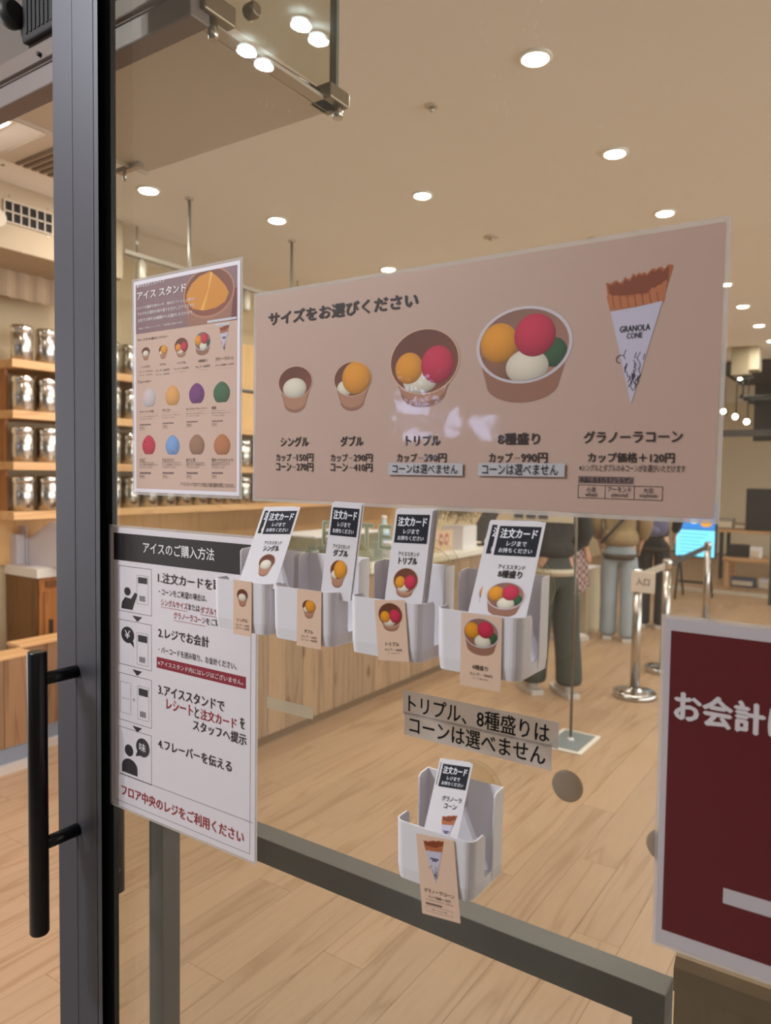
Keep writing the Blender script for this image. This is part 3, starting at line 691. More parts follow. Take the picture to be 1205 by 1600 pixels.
# --- banner
bx0, bz0 = -.6595, 1.4678; bx1, bz1 = -.1225, 1.7166
B = Sheet('size_banner', bx0, bx1, bz0, bz1, 'wide beige laminated banner of ice cream sizes on the glass', 'banner', film=.0045, paper=(192, 162, 147), y=-.001, roll=.004)
def b5(x, y): return 400 + x/3.171, 420 + y/3.171
def b6(x, y): return 740 + x/2.5914, 340 + y/2.5914
K = (40, 26, 22)
for txt, a, b_, f, bo in (('サイズをお選びください', (60, 283), (803, 110), b5, .042), ('シングル', (122, 880), (262, 830), b5, .028), ('ダブル', (418, 877), (532, 825), b5, .028),
        ('トリプル', (742, 872), (915, 818), b5, .028), ('カップ･･･150円', (100, 952), (285, 914), b5, .024), ('コーン･･･270円', (100, 999), (285, 961), b5, .024),
        ('カップ･･･290円', (370, 952), (578, 914), b5, .024), ('コーン･･･410円', (370, 1000), (578, 962), b5, .024), ('カップ･･･390円', (698, 952), (945, 910), b5, .024),
        ('8種盛り', (98, 914), (270, 864), b6, .028), ('カップ･･･990円', (62, 986), (300, 946), b6, .024), ('グラノーラコーン', (445, 906), (848, 850), b6, .028),
        ('カップ価格＋120円', (462, 983), (815, 942), b6, .026), ('※シングルとダブルのみコーンがお選びいただけます', (428, 1019), (858, 992), b6, .006),
        ('小麦', (457, 1104), (498, 1083), b6, .008), ('wheat', (453, 1121), (503, 1105), b6, .008), ('アーモンド', (543, 1103), (640, 1083), b6, .008), ('almond', (558, 1122), (624, 1107), b6, .008),
        ('大豆', (687, 1106), (730, 1086), b6, .008), ('soybean', (672, 1128), (745, 1109), b6, .008)):
    B.t(txt, f(*a), f(*b_), K, bo)
B.P.rect(*B.rc(b6(424, 1068), b6(650, 1042)), (120, 98, 96), 1); B.t('本品に含まれるアレルゲン', b6(430, 1064), b6(646, 1044), K, .008)
u0, u1, v0, v1 = B.rc(b6(422, 1128), b6(768, 1080)); B.P.frame(u0, u1, v0, v1, .0006, K, 2)
for xx in (532, 650): u = B.l(*b6(xx, 1100))[0]; B.P.rect(u, u + .0006, v0, v1, K, 2)
cup(B.P, *B.rc(b5(108, 716), b5(280, 472)), 'single'); cup(B.P, *B.rc(b5(382, 706), b5(575, 446)), 'double')
cup(B.P, *B.rc(b5(657, 690), b5(1013, 268)), 'triple'); cup(B.P, *B.rc(b6(5, 752), b6(405, 328)), 'eight'); cone(B.P, *B.rc(b6(518, 752), b6(808, 168)))
B.done()
M_tapel = mat('label_tape', (188, 184, 188), .4)
for a, b_, ta, tb, f, lb in (((655, 1020), (1025, 963), (677, 1012), (1000, 970), b5, 'grey label strip stuck under the triple price on the banner'), ((18, 1045), (370, 995), (35, 1040), (343, 999), b6, 'grey label strip stuck under the 990 yen price on the banner')):
    (xa, za), (xb, zb) = G(*f(*a)), G(*f(*b_))
    S = Sheet('label_strip', xa, xb, za, zb, lb, 'label', y=-.0032, film=0, sheetmat=M_tapel, th=.0003); S.t('コーンは選べません', f(*ta), f(*tb), (24, 22, 26), .004); S.done(M_pc)
# --- small poster
def p4(x, y): return 200 + x/4.21, 400 + y/4.21
Q = Sheet('menu_poster', -.8975, -.687, 1.4688, 1.7657, 'tall laminated flavour poster with mango scoop photo, left of the banner', 'poster', film=.004, paper=(236, 230, 238), y=-.001)
W_, H_ = Q.w, Q.h; mg = .005
Q.P.rect(mg, W_ - mg, mg, H_ - mg, (208, 176, 158), 1)
hv = H_ - .0735                        # bottom of the photo header
Q.P.rect(mg, W_ - mg, hv, H_ - mg, (140, 110, 112), 2)
cu_, cv_ = Q.l(*p4(530, 240)); hr_ = (Q.l(*p4(700, 240))[0] - Q.l(*p4(362, 240))[0])/2
hclip = lambda a, b: mg < a < W_ - mg and hv < b < H_ - mg
ru_, rv_ = hr_, .033
Q.P.poly([(cu_ - ru_*.97, cv_ - .004), (cu_ + ru_*.98, cv_ - .004), (cu_ + ru_*.8, hv), (cu_ - ru_*.78, hv)], (158, 112, 92), 3)
Q.P.poly([(cu_ + ru_*.86, hv), (W_ - mg, hv), (W_ - mg, cv_), (cu_ + ru_*.97, cv_)], (118, 62, 58), 3)
Q.P.blob(cu_, cv_, ru_, rv_, (186, 132, 108), 4, .1, hclip); Q.P.blob(cu_, cv_ + .0005, ru_*.94, rv_*.92, (128, 74, 56), 5, -.4, hclip)
egg = [p4(*q) for q in ((385, 300), (388, 250), (420, 185), (470, 135), (545, 100), (590, 135), (640, 190), (665, 240), (640, 300), (580, 340), (500, 360), (430, 350))]
Q.P.poly([Q.l(*q) for q in egg], (214, 140, 44), 6)
Q.P.poly([Q.l(*p4(*q)) for q in ((545, 102), (560, 110), (500, 355), (478, 357), (525, 230))], (236, 176, 84), 7)
for txt, a, b_, bo in (('素材を生かしたアイス', (60, 212), (242, 154), .02), ('アイス スタンド', (62, 292), (385, 177), .035), ('ミルクの濃厚な味わいや、素材のフレッシュ感など', (62, 357), (452, 268), .014),
        ('それぞれの素材の味や香りを生かしたアイスです。', (65, 397), (448, 308), .014), ('お好きな味を全8種類からお選びいただけます。', (68, 439), (435, 356), .014), ('※商品・写真はイメージです。一部店舗では異なります。', (72, 486), (365, 428), .0)):
    Q.t(txt, p4(*a), p4(*b_), (232, 222, 222), bo)
for lb, rt, txt in (((524, 442), (716, 398), 'シングル、ダブルのアイスの料金を'), ((580, 465), (668, 436), '別途頂きます。')):
    Q.P.rect(*Q.rc(p4(*lb), p4(*rt)), (214, 214, 222), 8); Q.t(txt, p4(lb[0]+5, lb[1]-7), p4(rt[0]-4, rt[1]+7), K, .004)
for txt, a, b_, bo in (('サイズをお選びください', (64, 562), (262, 520), .014), ('シングル', (92, 738), (146, 716), .008), ('カップ･･･150円', (75, 768), (160, 750), .004), ('コーン･･･270円', (75, 790), (160, 774), .004),
        ('ダブル', (210, 722), (252, 702), .008), ('カップ･･･290円', (186, 762), (274, 740), .004), ('コーン･･･410円', (186, 786), (274, 768), .004), ('トリプル', (326, 712), (382, 690), .008), ('カップ･･･390円', (306, 750), (400, 728), .004),
        ('コーンは選べません', (322, 766), (388, 756), 0), ('8種盛り', (465, 700), (522, 676), .008), ('カップ･･･990円', (446, 740), (540, 714), .004), ('コーンは選べません', (462, 754), (530, 744), 0), ('グラノーラコーン', (577, 692), (697, 655), .008),
        ('カップ価格＋120円', (577, 726), (697, 702), .006), ('※シングルとダブルのみコーンが選べます', (574, 742), (698, 732), 0), ('フレーバー', (66, 840), (155, 812), .01)):
    Q.t(txt, p4(*a), p4(*b_), K, bo)
for k_, a, b_ in (('single', (91, 690), (146, 596)), ('double', (203, 680), (262, 582)), ('triple', (306, 672), (398, 530)), ('eight', (436, 660), (548, 488))): cup(Q.P, *Q.rc(p4(*a), p4(*b_)), k_)
cone(Q.P, *Q.rc(p4(603, 640), p4(668, 445)), words=False)
FL = [('ジャージー牛乳', 'Jersey Milk Frozen Dessert', 140, 935, (206, 190, 190), 'ジャージー牛乳の濃厚な味わいです'), ('マンゴー', 'Mango Sorbet', 294, 922, (222, 160, 92), 'アルフォンソマンゴーを使いました'),
      ('ヨーグルトブルーベリー', 'Yogurt & Blueberry Frozen Dessert', 453, 908, (118, 62, 118), '爽やかなヨーグルトに合わせました'), ('抹茶', 'Matcha Frozen Dessert', 617, 900, (70, 104, 72), '香り高い宇治抹茶のアイスです'),
      ('いちご', 'Strawberry Sorbet', 138, 1247, (196, 56, 76), 'いちごの果汁と果肉を使いました'), ('チョコミント', 'Mint Chocolate Chip Frozen Dessert', 294, 1248, (124, 158, 206), 'ミントの清涼感とチョコチップ'),
      ('ほうじ茶', 'Roasted Green Tea Frozen Dessert', 454, 1245, (158, 116, 92), '香ばしいほうじ茶を使いました'), ('塩キャラメルナッツ', 'Salted Caramel & Nuts Frozen Dessert', 620, 1245, (184, 118, 76), '塩気のあるキャラメルにナッツ')]
for i, (jp, en, ex, ey, c, ds) in enumerate(FL):
    u, v = Q.l(*p4(ex, ey)); ru = .0142 + .0004*(i % 4); rv = .0145
    Q.P.blob(u, v, ru, rv, c, 2, .4, egg=.22, edge=.15)
    if jp in ('チョコミント', 'いちご', 'ヨーグルトブルーベリー'):
        rg = random.Random(i)
        for _ in range(7): a_ = rg.uniform(0, 6.28); Q.P.blob(u + cos(a_)*ru*.6, v + sin(a_)*rv*.6, .0007, .0009, tuple(x_*.55 for x_ in c), 3, 0, n=8)
    x0 = (78, 228, 386, 552)[i % 4]; w_ = (95, 58, 138, 30, 38, 78, 58, 140)[i]; yb = (1034, 1024, 1014, 1010, 1352, 1352, 1352, 1352)[i]
    Q.t(jp, p4(x0, yb), p4(x0 + w_, yb - 22), K, .01)
    Q.t(en, p4(x0, yb + 11), p4(x0 + min(120, w_ + 60), yb + 3), K, 0)
    Q.t(ds, p4(x0, yb + 27), p4(x0 + 122, yb + 15), K, 0); Q.t('アイスクリームです', p4(x0, yb + 44), p4(x0 + 84, yb + 32), K, 0)
    Q.P.rect(*Q.rc(p4(x0, yb + 82), p4(x0 + 74, yb + 70)), (130, 104, 98), 2)
    Q.P.frame(*Q.rc(p4(x0, yb + 112), p4(x0 + 34, yb + 88)), .0003, (110, 84, 76), 2); Q.t('乳成分', p4(x0 + 5, yb + 104), p4(x0 + 29, yb + 92), K, 0)
Q.t('アイススタンドではすべての商品に共通の器具を使用しております。', p4(348, 1514), p4(702, 1496), K, 0)
Q.done()
# --- buying guide
def g3(x, y): return 160 + x/2.963, 810 + y/2.963
S = Sheet('instruction_sign', -.9535, -.6565, .9975, 1.4155, 'tall white instruction sign with black heading on the glass, lowest left', 'sign', film=.0035, paper=(226, 218, 222), y=-.0062)
iw = .008
S.P.frame(iw, S.w - iw, iw, S.h - iw, .0006, (90, 84, 90), 1)
S.P.rect(iw, S.w - iw, S.h - .0475, S.h - iw, (36, 32, 32), 2)
S.t('アイスのご購入方法', g3(190, 160), g3(520, 140), (232, 226, 228), .016)
RD = (158, 34, 46)
for txt, a, b_, c, bo in (('1.注文カードを取る', (258, 296), (592, 282), K, .016), ('・コーンをご希望の場合は、', (262, 352), (484, 352), K, .006), ('シングルサイズ', (272, 402), (395, 394), RD, .008), ('または', (398, 423), (452, 410), K, .008), ('ダブルサイズ', (455, 437), (580, 426), RD, .008),
        ('グラノーラコーン', (331, 462), (478, 460), RD, .008), ('をご購入', (480, 490), (570, 478), K, .008), ('2.レジでお会計', (260, 550), (495, 552), K, .016), ('・バーコードを読み取り、お会計ください。', (262, 620), (622, 662), K, .006),
        ('3.アイススタンドで', (260, 812), (566, 840), K, .016), ('レシート', (298, 880), (420, 876), RD, .014), ('と', (428, 920), (448, 888), K, .014), ('注文カード', (455, 928), (622, 912), RD, .014), ('を', (638, 970), (660, 938), K, .014),
        ('スタッフへ提示', (420, 978), (668, 996), K, .014), ('4.フレーバーを伝える', (260, 1062), (600, 1112), K, .016), ('フロア中央のレジをご利用ください', (90, 1278), (656, 1424), RD, .014)):
    a = g3(*a); b_ = g3(*b_)
    # each line runs level on the sheet: use x range of the pixels, height of the first glyph
    (u0, v0), (u1, v1) = S.l(*a), S.l(*b_); hgt = {'3': .0145, '1': .0145, '2': .0145, '4': .0145}.get(txt[0], .0092 if bo < .01 else .0145)
    if txt.startswith('フロア'): hgt = .0165
    if txt == 'または': hgt = .0085
    S.L.text(txt, u0, u1, v0, v0 + hgt, c, 14, bo)
for a, b_ in (((272, 408), (395, 408)), ((455, 443), (580, 443)), ((331, 470), (478, 470))):
    u0, v0 = S.l(*g3(*a)); u1 = S.l(*g3(*b_))[0]; S.P.rect(u0, u1, v0 - .0008, v0 - .0002, RD, 3)
u0, v0 = S.l(*g3(252, 688)) if False else S.l(160 + 252/2.963, 810 + 690/2.963); u1 = S.l(160 + 665/2.963, 810 + 780/2.963)[0]; vt_ = S.l(160 + 252/2.963, 810 + 640/2.963)[1]
S.P.rect(u0, u1, v0, vt_, (140, 28, 48), 2); S.L.text('※アイススタンド内にはレジはございません。', u0 + .003, u1 - .004, v0 + .004, vt_ - .004, (236, 222, 224), 14, .012)
S.done_boxes = []
for k_, (ya, yb) in enumerate(((216, 425), (464, 670), (710, 926), (958, 1178))):
    u0, v1 = S.l(160 + 76/2.963, 810 + ya/2.963); v0 = S.l(160 + 76/2.963, 810 + yb/2.963)[1]; u1 = S.l(160 + 228/2.963, 810 + ya/2.963)[0]
    S.P.frame(u0, u1, v0, v1, .0006, (60, 54, 58), 2); w_, h_ = u1 - u0, v1 - v0; DK = (48, 44, 48)
    if k_ < 3: S.P.poly([(u0 + w_*.42, v0 - .004), (u0 + w_*.72, v0 - .004), (u0 + w_*.57, v0 - .012)][::-1], DK, 2)
    def card(a, b, cu_=.34, hb=.62):
        S.P.frame(u0 + w_*a, u0 + w_*(a + cu_), v0 + h_*b, v0 + h_*(b + hb), .0004, (110, 104, 110), 3)
        S.P.rect(u0 + w_*(a + .04), u0 + w_*(a + cu_ - .03), v0 + h_*(b + hb*.72), v0 + h_*(b + hb*.93), DK, 3)
        for j in range(6): S.P.rect(u0 + w_*(a + .08 + j*.03), u0 + w_*(a + .095 + j*.03), v0 + h_*(b + .06), v0 + h_*(b + .18), DK, 3)
    if k_ == 0:
        card(.56, .22); S.P.blob(u0 + w_*.27, v0 + h_*.45, w_*.1, h_*.09, DK, 3, 0)
        S.P.poly([(u0 + w_*.08, v0 + h_*.06), (u0 + w_*.42, v0 + h_*.06), (u0 + w_*.58, v0 + h_*.42), (u0 + w_*.5, v0 + h_*.45), (u0 + w_*.38, v0 + h_*.3), (u0 + w_*.2, v0 + h_*.32), (u0 + w_*.1, v0 + h_*.2)], DK, 4)
    if k_ == 1:
        card(.56, .08, hb=.7); S.P.blob(u0 + w_*.28, v0 + h_*.68, w_*.2, h_*.18, DK, 3, 0); S.P.poly([(u0 + w_*.35, v0 + h_*.52), (u0 + w_*.45, v0 + h_*.56), (u0 + w_*.48, v0 + h_*.42)], DK, 3)
        S.L.text('￥', u0 + w_*.19, u0 + w_*.37, v0 + h_*.6, v0 + h_*.78, (230, 226, 228), 14, .01)
    if k_ == 2:
        S.P.frame(u0 + w_*.06, u0 + w_*.38, v0 + h_*.16, v0 + h_*.82, .0004, (110, 104, 110), 3); S.L.text('レシート', u0 + w_*.12, u0 + w_*.32, v0 + h_*.46, v0 + h_*.5, DK, 14, 0)
        card(.58, .12, hb=.7); S.L.text('＋', u0 + w_*.43, u0 + w_*.51, v0 + h_*.46, v0 + h_*.54, DK, 14, 0)
    if k_ == 3:
        S.P.blob(u0 + w_*.32, v0 + h_*.55, w_*.13, h_*.12, DK, 3, 0); S.P.blob(u0 + w_*.74, v0 + h_*.7, w_*.2, h_*.19, DK, 3, 0); S.P.poly([(u0 + w_*.58, v0 + h_*.6), (u0 + w_*.66, v0 + h_*.52), (u0 + w_*.52, v0 + h_*.48)][::-1], DK, 3)
        S.L.text('味', u0 + w_*.64, u0 + w_*.84, v0 + h_*.62, v0 + h_*.79, (230, 226, 228), 14, .01)
        S.P.poly([(u0 + w_*.1, v0 + h_*.07)] + [(u0 + w_*(.34 + .24*cos(pi - pi*i/10)), v0 + h_*(.2 + .18*sin(pi*i/10))) for i in range(11)] + [(u0 + w_*.58, v0 + h_*.07)], DK, 3)
u0, v0 = S.l(160 + 82/2.963, 810 + 1176/2.963); S.P.rect(u0, u0 + .27, v0 - .0006, v0, (90, 84, 90), 2)
S.done()
# --- red poster
x0, z0 = -.1585, 1.080
R_ = Sheet('red_poster', x0, .19, z0, z0 + .296, 'dark red poster in clear sleeve at the right picture edge', 'poster', film=.003, paper=(196, 188, 192), y=-.004, roll=-.003)
R_.P.rect(.0055, .343, .0135, .296 - .0125, (92, 4, 16), 2)
rp = R_.l
for ch, a, b_ in (('お会計', (1055, 1125), (1196, 1108)),):
    (ua, va_), (ub, vb) = rp(1054, 1122), rp(1197, 1150)
    R_.L.text('お会計は', ua, ub + (ub - ua)/3*1.02, va_ - .001, va_ + .025, (214, 206, 208), 14, .04)
ua, va_ = rp(1130, 1411); vb = rp(1130, 1387)[1]; R_.P.rect(ua, ua + .15, va_, vb, (192, 184, 188), 3)
R_.done(M_pp)
# --- clear label strips with words
M_clt = glassy('label_film', (232, 230, 228), .6, .2, haze=.55, hazecol=(222, 218, 218))
for (xa, xb, za, zb), txt, ta, tb, lb in (((-.4335, -.2545, 1.236, 1.2625), 'トリプル、8種盛りは', -.4265, -.2635, 'upper clear grey tape label with black writing below the holders'), ((-.4315, -.2610, 1.2130, 1.2385), 'コーンは選べません', -.4245, -.2670, 'lower clear grey tape label about cones, above the lone holder')):
    T = Sheet('tape_label', xa, xb, za, zb, lb, 'label', y=-.0006 - (.0006 if 'lower' in lb else 0), film=0, sheetmat=M_clt, th=.0003)
    T.L.text(txt, (ta - xa)*T.k, (tb - xa)*T.k, .0035, T.h - .0035, (16, 14, 16), 6, .016); T.done(M_pc)
for xa, xb, za, lb in ((-.6365, -.615, 1.2035, 'short piece of clear tape left on the glass by the instruction sign'), (-.6150, -.5615, 1.2035, 'longer piece of clear tape left on the glass beside the short one')):
    MB((xa, 0, za)).box(xa, xb, -.0005, 0, za, za + .0145).build('clear_tape', glassy('tape_film', (236, 234, 226), .8, .15, haze=.3, hazecol=(232, 228, 214)))
    tag(COL.objects[-1], lb, 'tape')
FR = Print()
for txt, a, b_ in (('E', (495, 852), (515, 816)), ('E', (583, 858), (607, 822)), ('T', (553, 856), (578, 820))):
    (ua, va_), (ub, vb) = G(*a), G(*b_); FR.text(txt, ua, ub, va_, vb, (196, 204, 192), 1, .038)
o = FR.build('window_lettering', glassy('frosted_letter', (225, 230, 220), .3, .3, haze=.75, hazecol=(232, 236, 224)), None, (0, .0095, 0)); tag(o, 'pale frosted capital letters on the glass between the card holders', 'lettering')
# flecks of tape residue high on the glass
fk = MB(); rr = random.Random(2)
for _ in range(46):
    c_ = rr.choice(((800, 90, 30, 90), (835, 60, 20, 55), (850, 5, 8, 20), (790, 170, 20, 20), (760, 60, 20, 20), (465, 165, 20, 14), (420, 165, 22, 8), (940, 200, 1, 1))); px = c_[0] + rr.gauss(0, .5)*c_[2]; py = c_[1] + rr.gauss(0, .5)*c_[3]
    x_, z_ = G(px, py); a_ = rr.uniform(0, 3.1); l_ = rr.uniform(.0006, .003); fk.bar((x_, -.0004, z_), (x_ + cos(a_)*l_, -.0004, z_ + sin(a_)*l_), .00022, 5)
o = fk.build('tape_residue', mat('residue', (236, 230, 214), .3)); tag(o, 'scattered flecks of glue residue high on the glass', 'residue', kind='stuff')
# suction cups
for (px, py), r, lb in (((887, 1228), .0152, 'grey translucent suction disc on the glass right of the lone holder'), ((1036, 1321), .0142, 'dark suction disc half hidden by the red poster')):
    x_, z_ = G(px, py); t = root('suction_disc', (x_, 0, z_), lb, 'suction disc')
    MB().lathe([(r, 0), (r*1.0, -.0008), (r*.9, -.0018), (r*.3, -.0022)], (x_, 0, z_), 36, 'Y').build('disc', glassy('grey_vinyl', (215, 210, 206), .8, .25, haze=.38, hazecol=(172, 168, 164)), t)
    MB().lathe([(r*1.04, -.0001), (r*1.04, -.0007)], (x_, 0, z_), 36, 'Y').build('rim', M_clear, t)

# ---------------------------------------------------------------- card holders
HW, HD, HB, HF = .0865, .064, .090, .058      # width, depth, back height, front height
def make_bin():
    t = empty('card_holder')
    r = .009; path = []; 
    dfun = HD
    def side(sgn):
        x = sgn * HW/2
        return [(x, 0, HB), (x, -.016, HB - .001), (x, -.0195, HB - .004), (x, -.020, .016), (x, -.0225, .012), (x, -.036, .012), (x, -.0385, .016), (x, -.039, HF - .004), (x, -.0425, HF)]
    left = side(-1); right = side(1)
    path += left
    for i in range(7): a = pi + (pi/2)*i/6; path.append((-HW/2 + r + r*cos(a), -HD + r + r*sin(a), HF))
    for i in range(7): a = 1.5*pi + (pi/2)*i/6; path.append((HW/2 - r + r*cos(a), -HD + r + r*sin(a), HF))
    path += right[::-1]
    mb = MB(); bm = mb.bm; pr = None
    for (x, y, z) in path:
        tp = .93 + 0*z
        lo = bm.verts.new((x*.95, y*.97, 0)); mid = bm.verts.new((x*(.95 + .05*min(z, .038)/.058), y*(.97 + .03*min(z, .038)/.058), min(z, .012)*.999)); hi = bm.verts.new((x*(.95 + .05*min(1, z/.058)), y*(.97 + .03*min(1, z/.058)), z))
        if pr:
            f = bm.faces.new((pr[0], lo, mid, pr[1])); f.smooth = False
            f = bm.faces.new((pr[1], mid, hi, pr[2])); f.smooth = False
        pr = (lo, mid, hi)
    o = mb.build('bin_wall', M_white, t, solid=.0016, keep=True)
    b = o.modifiers.new('b', 'BEVEL'); b.width = .0006; b.segments = 2; b.limit_method = 'ANGLE'; b.angle_limit = radians(50)
    MB().box(-HW/2 + .0005, HW/2 - .0005, -.0018, 0, 0, HB).build('back_plate', M_white, t, .0006, keep=True)
    pts = [(-HW/2*.95, 0), (-HW/2*.95, -HD*.97 + r)] + [(-HW/2*.95 + r + r*cos(pi + pi/2*i/5), -HD*.97 + r + r*sin(pi + pi/2*i/5)) for i in range(6)] + [(HW/2*.95 - r + r*cos(1.5*pi + pi/2*i/5), -HD*.97 + r + r*sin(1.5*pi + pi/2*i/5)) for i in range(6)] + [(HW/2*.95, 0)]
    MB().prism([(x, y, 0) for x, y in pts], (0, 0, .0018)).build('bottom_plate', M_white, t, keep=True)
    # side lug with the suction peg
    MB().lathe([(.006, -.003), (.007, 0), (.007, .007)], (0, .001, HB*.72), 20, 'Y').build('peg', M_clear, t, keep=True)
    return t
bin0 = make_bin()
KIND = {'single': 'シングル', 'double': 'ダブル', 'triple': 'トリプル', 'eight': '8種盛り', 'cone': 'グラノーラコーン'}
def mkprice(kind, w, h):
    P = Print()
    P.rect(0, w, 0, h, (222, 190, 166), 0)
    L = Print()
    if kind == 'cone': cone(P, w*.18, w*.74, h*.42, h*.99, 1, words=False)
    else:
        k = {'single': .62, 'double': .56, 'triple': .8, 'eight': .9}[kind]; hh = {'single': .33, 'double': .33, 'triple': .48, 'eight': .52}[kind]; tp = {'single': .86, 'double': .84, 'triple': .97, 'eight': .97}[kind]
        cup(P, w*(.5 - k/2), w*(.5 + k/2), h*(tp - hh), h*tp, kind, 1)
    if kind == 'cone':
        L.ctext('グラノーラコーン', w*.5, h*.29, h*.05, K, 10, .01, w*.8); L.ctext('カップ価格＋120円', w*.5, h*.225, h*.035, K, 10, .006, w*.7); L.ctext('※シングルとダブルのみコーンが選べます', w*.5, h*.19, h*.02, K, 10, 0, w*.86)
        P.rect(w*.12, w*.55, h*.135, h*.16, (120, 92, 88), 2); P.frame(w*.12, w*.82, h*.05, h*.12, .0002, K, 2); L.ctext('小麦 アーモンド 大豆', w*.47, h*.075, h*.022, K, 10, 0, w*.6)
    else:
        L.ctext(KIND[kind], w*.5, h*.25, h*.065, K, 10, .01, w*.6)
        pr = {'single': '150', 'double': '290', 'triple': '390', 'eight': '990'}[kind]
        L.ctext('カップ･･･%s円' % pr, w*.52, h*.165, h*.045, K, 10, .006, w*.72)
        if kind in ('single', 'double'): L.ctext('コーン･･･%s円' % {'single': '270', 'double': '410'}[kind], w*.52, h*.105, h*.045, K, 10, .006, w*.72)
        else: L.ctext('※コーンは選べません', w*.52, h*.12, h*.022, K, 10, 0, w*.6)
    return P, L
def mkcard(kind, w, h, vis):
    """laid out from the top edge in fractions of the part that shows above the bin rim"""
    P, L = Print(), Print()
    Y = lambda f: h - vis*f
    wt = (228, 228, 234)
    P.rect(w*.06, w*.94, Y(.38), Y(.055), (26, 25, 34), 1)
    L.ctext('注文カード', w*.5, Y(.19), vis*.105, wt, 10, .03, w*.78)
    L.ctext('レジまで', w*.5, Y(.275), vis*.052, wt, 10, .018, w*.42); L.ctext('お持ちください', w*.5, Y(.35), vis*.052, wt, 10, .018, w*.7)
    if kind == 'cone':
        L.ctext('グラノーラ', w*.58, Y(.565), vis*.07, K, 10, .02, w*.62); L.ctext('コーン', w*.58, Y(.66), vis*.065, K, 10, .02, w*.4)
        cone(P, w*.40, w*.86, Y(1.25), Y(.72), 1, words=False)
    else:
        L.ctext('アイススタンド', w*.5, Y(.525), vis*.048, K, 10, .015, w*.56); L.ctext(KIND[kind], w*.5, Y(.615), vis*.078, K, 10, .03, w*.5)
        k, hh = {'single': (.5, .3), 'double': (.56, .32), 'triple': (.66, .33), 'eight': (.8, .36)}[kind]
        cup(P, w*(.5 - k/2), w*(.5 + k/2), Y(.655 + hh), Y(.655), kind, 1)
    return P, L
HOLD = [  # kind, back top right (x), bottom z, back top z ; card corner pixels TL, TR, BR, BL ; price label pixels
    ('single', -.570, 1.3165, [(421.5, 793), (470, 792), (433, 907), (384, 905)], (-.610, 365, 906), 'leftmost holder of single size cards', 3),
    ('double', -.4765, 1.3165, [(519, 785), (566, 788), (549, 925), (502.5, 919)], None, 'second holder, with double size cards', 2),
    ('triple', -.369, 1.3165, [(619, 796), (677, 797), (662, 937), (600, 935)], None, 'third holder, with triple size cards', 5),
    ('eight', -.266, 1.3155, [(779, 814), (853, 816), (821.6, 963), (746, 960)], None, 'rightmost upper holder of eight scoop cards', 4),
    ('cone', -.3085, 1.0985, [(691.6, 1187), (739.4, 1193.5), (716.8, 1307.7), (665, 1298)], None, 'lone lower holder of granola cone cards', 4)]
LAB = {'single': ((365, 906.5), (393.5, 908), (391.5, 993)), 'double': ((464.5, 920.5), (502.5, 923.5), (500, 1013)), 'triple': ((585, 938), (633, 940), (639.7, 1036)), 'eight': ((721, 957.5), (785, 964), (779, 1079)), 'cone': ((650.5, 1302), (710, 1313), (720, 1442))}
DISC = {'single': (450, 875), 'double': (548, 882), 'triple': (680, 888), 'eight': (822, 915), 'cone': (738, 1236)}
firstb = True
ncard = 0
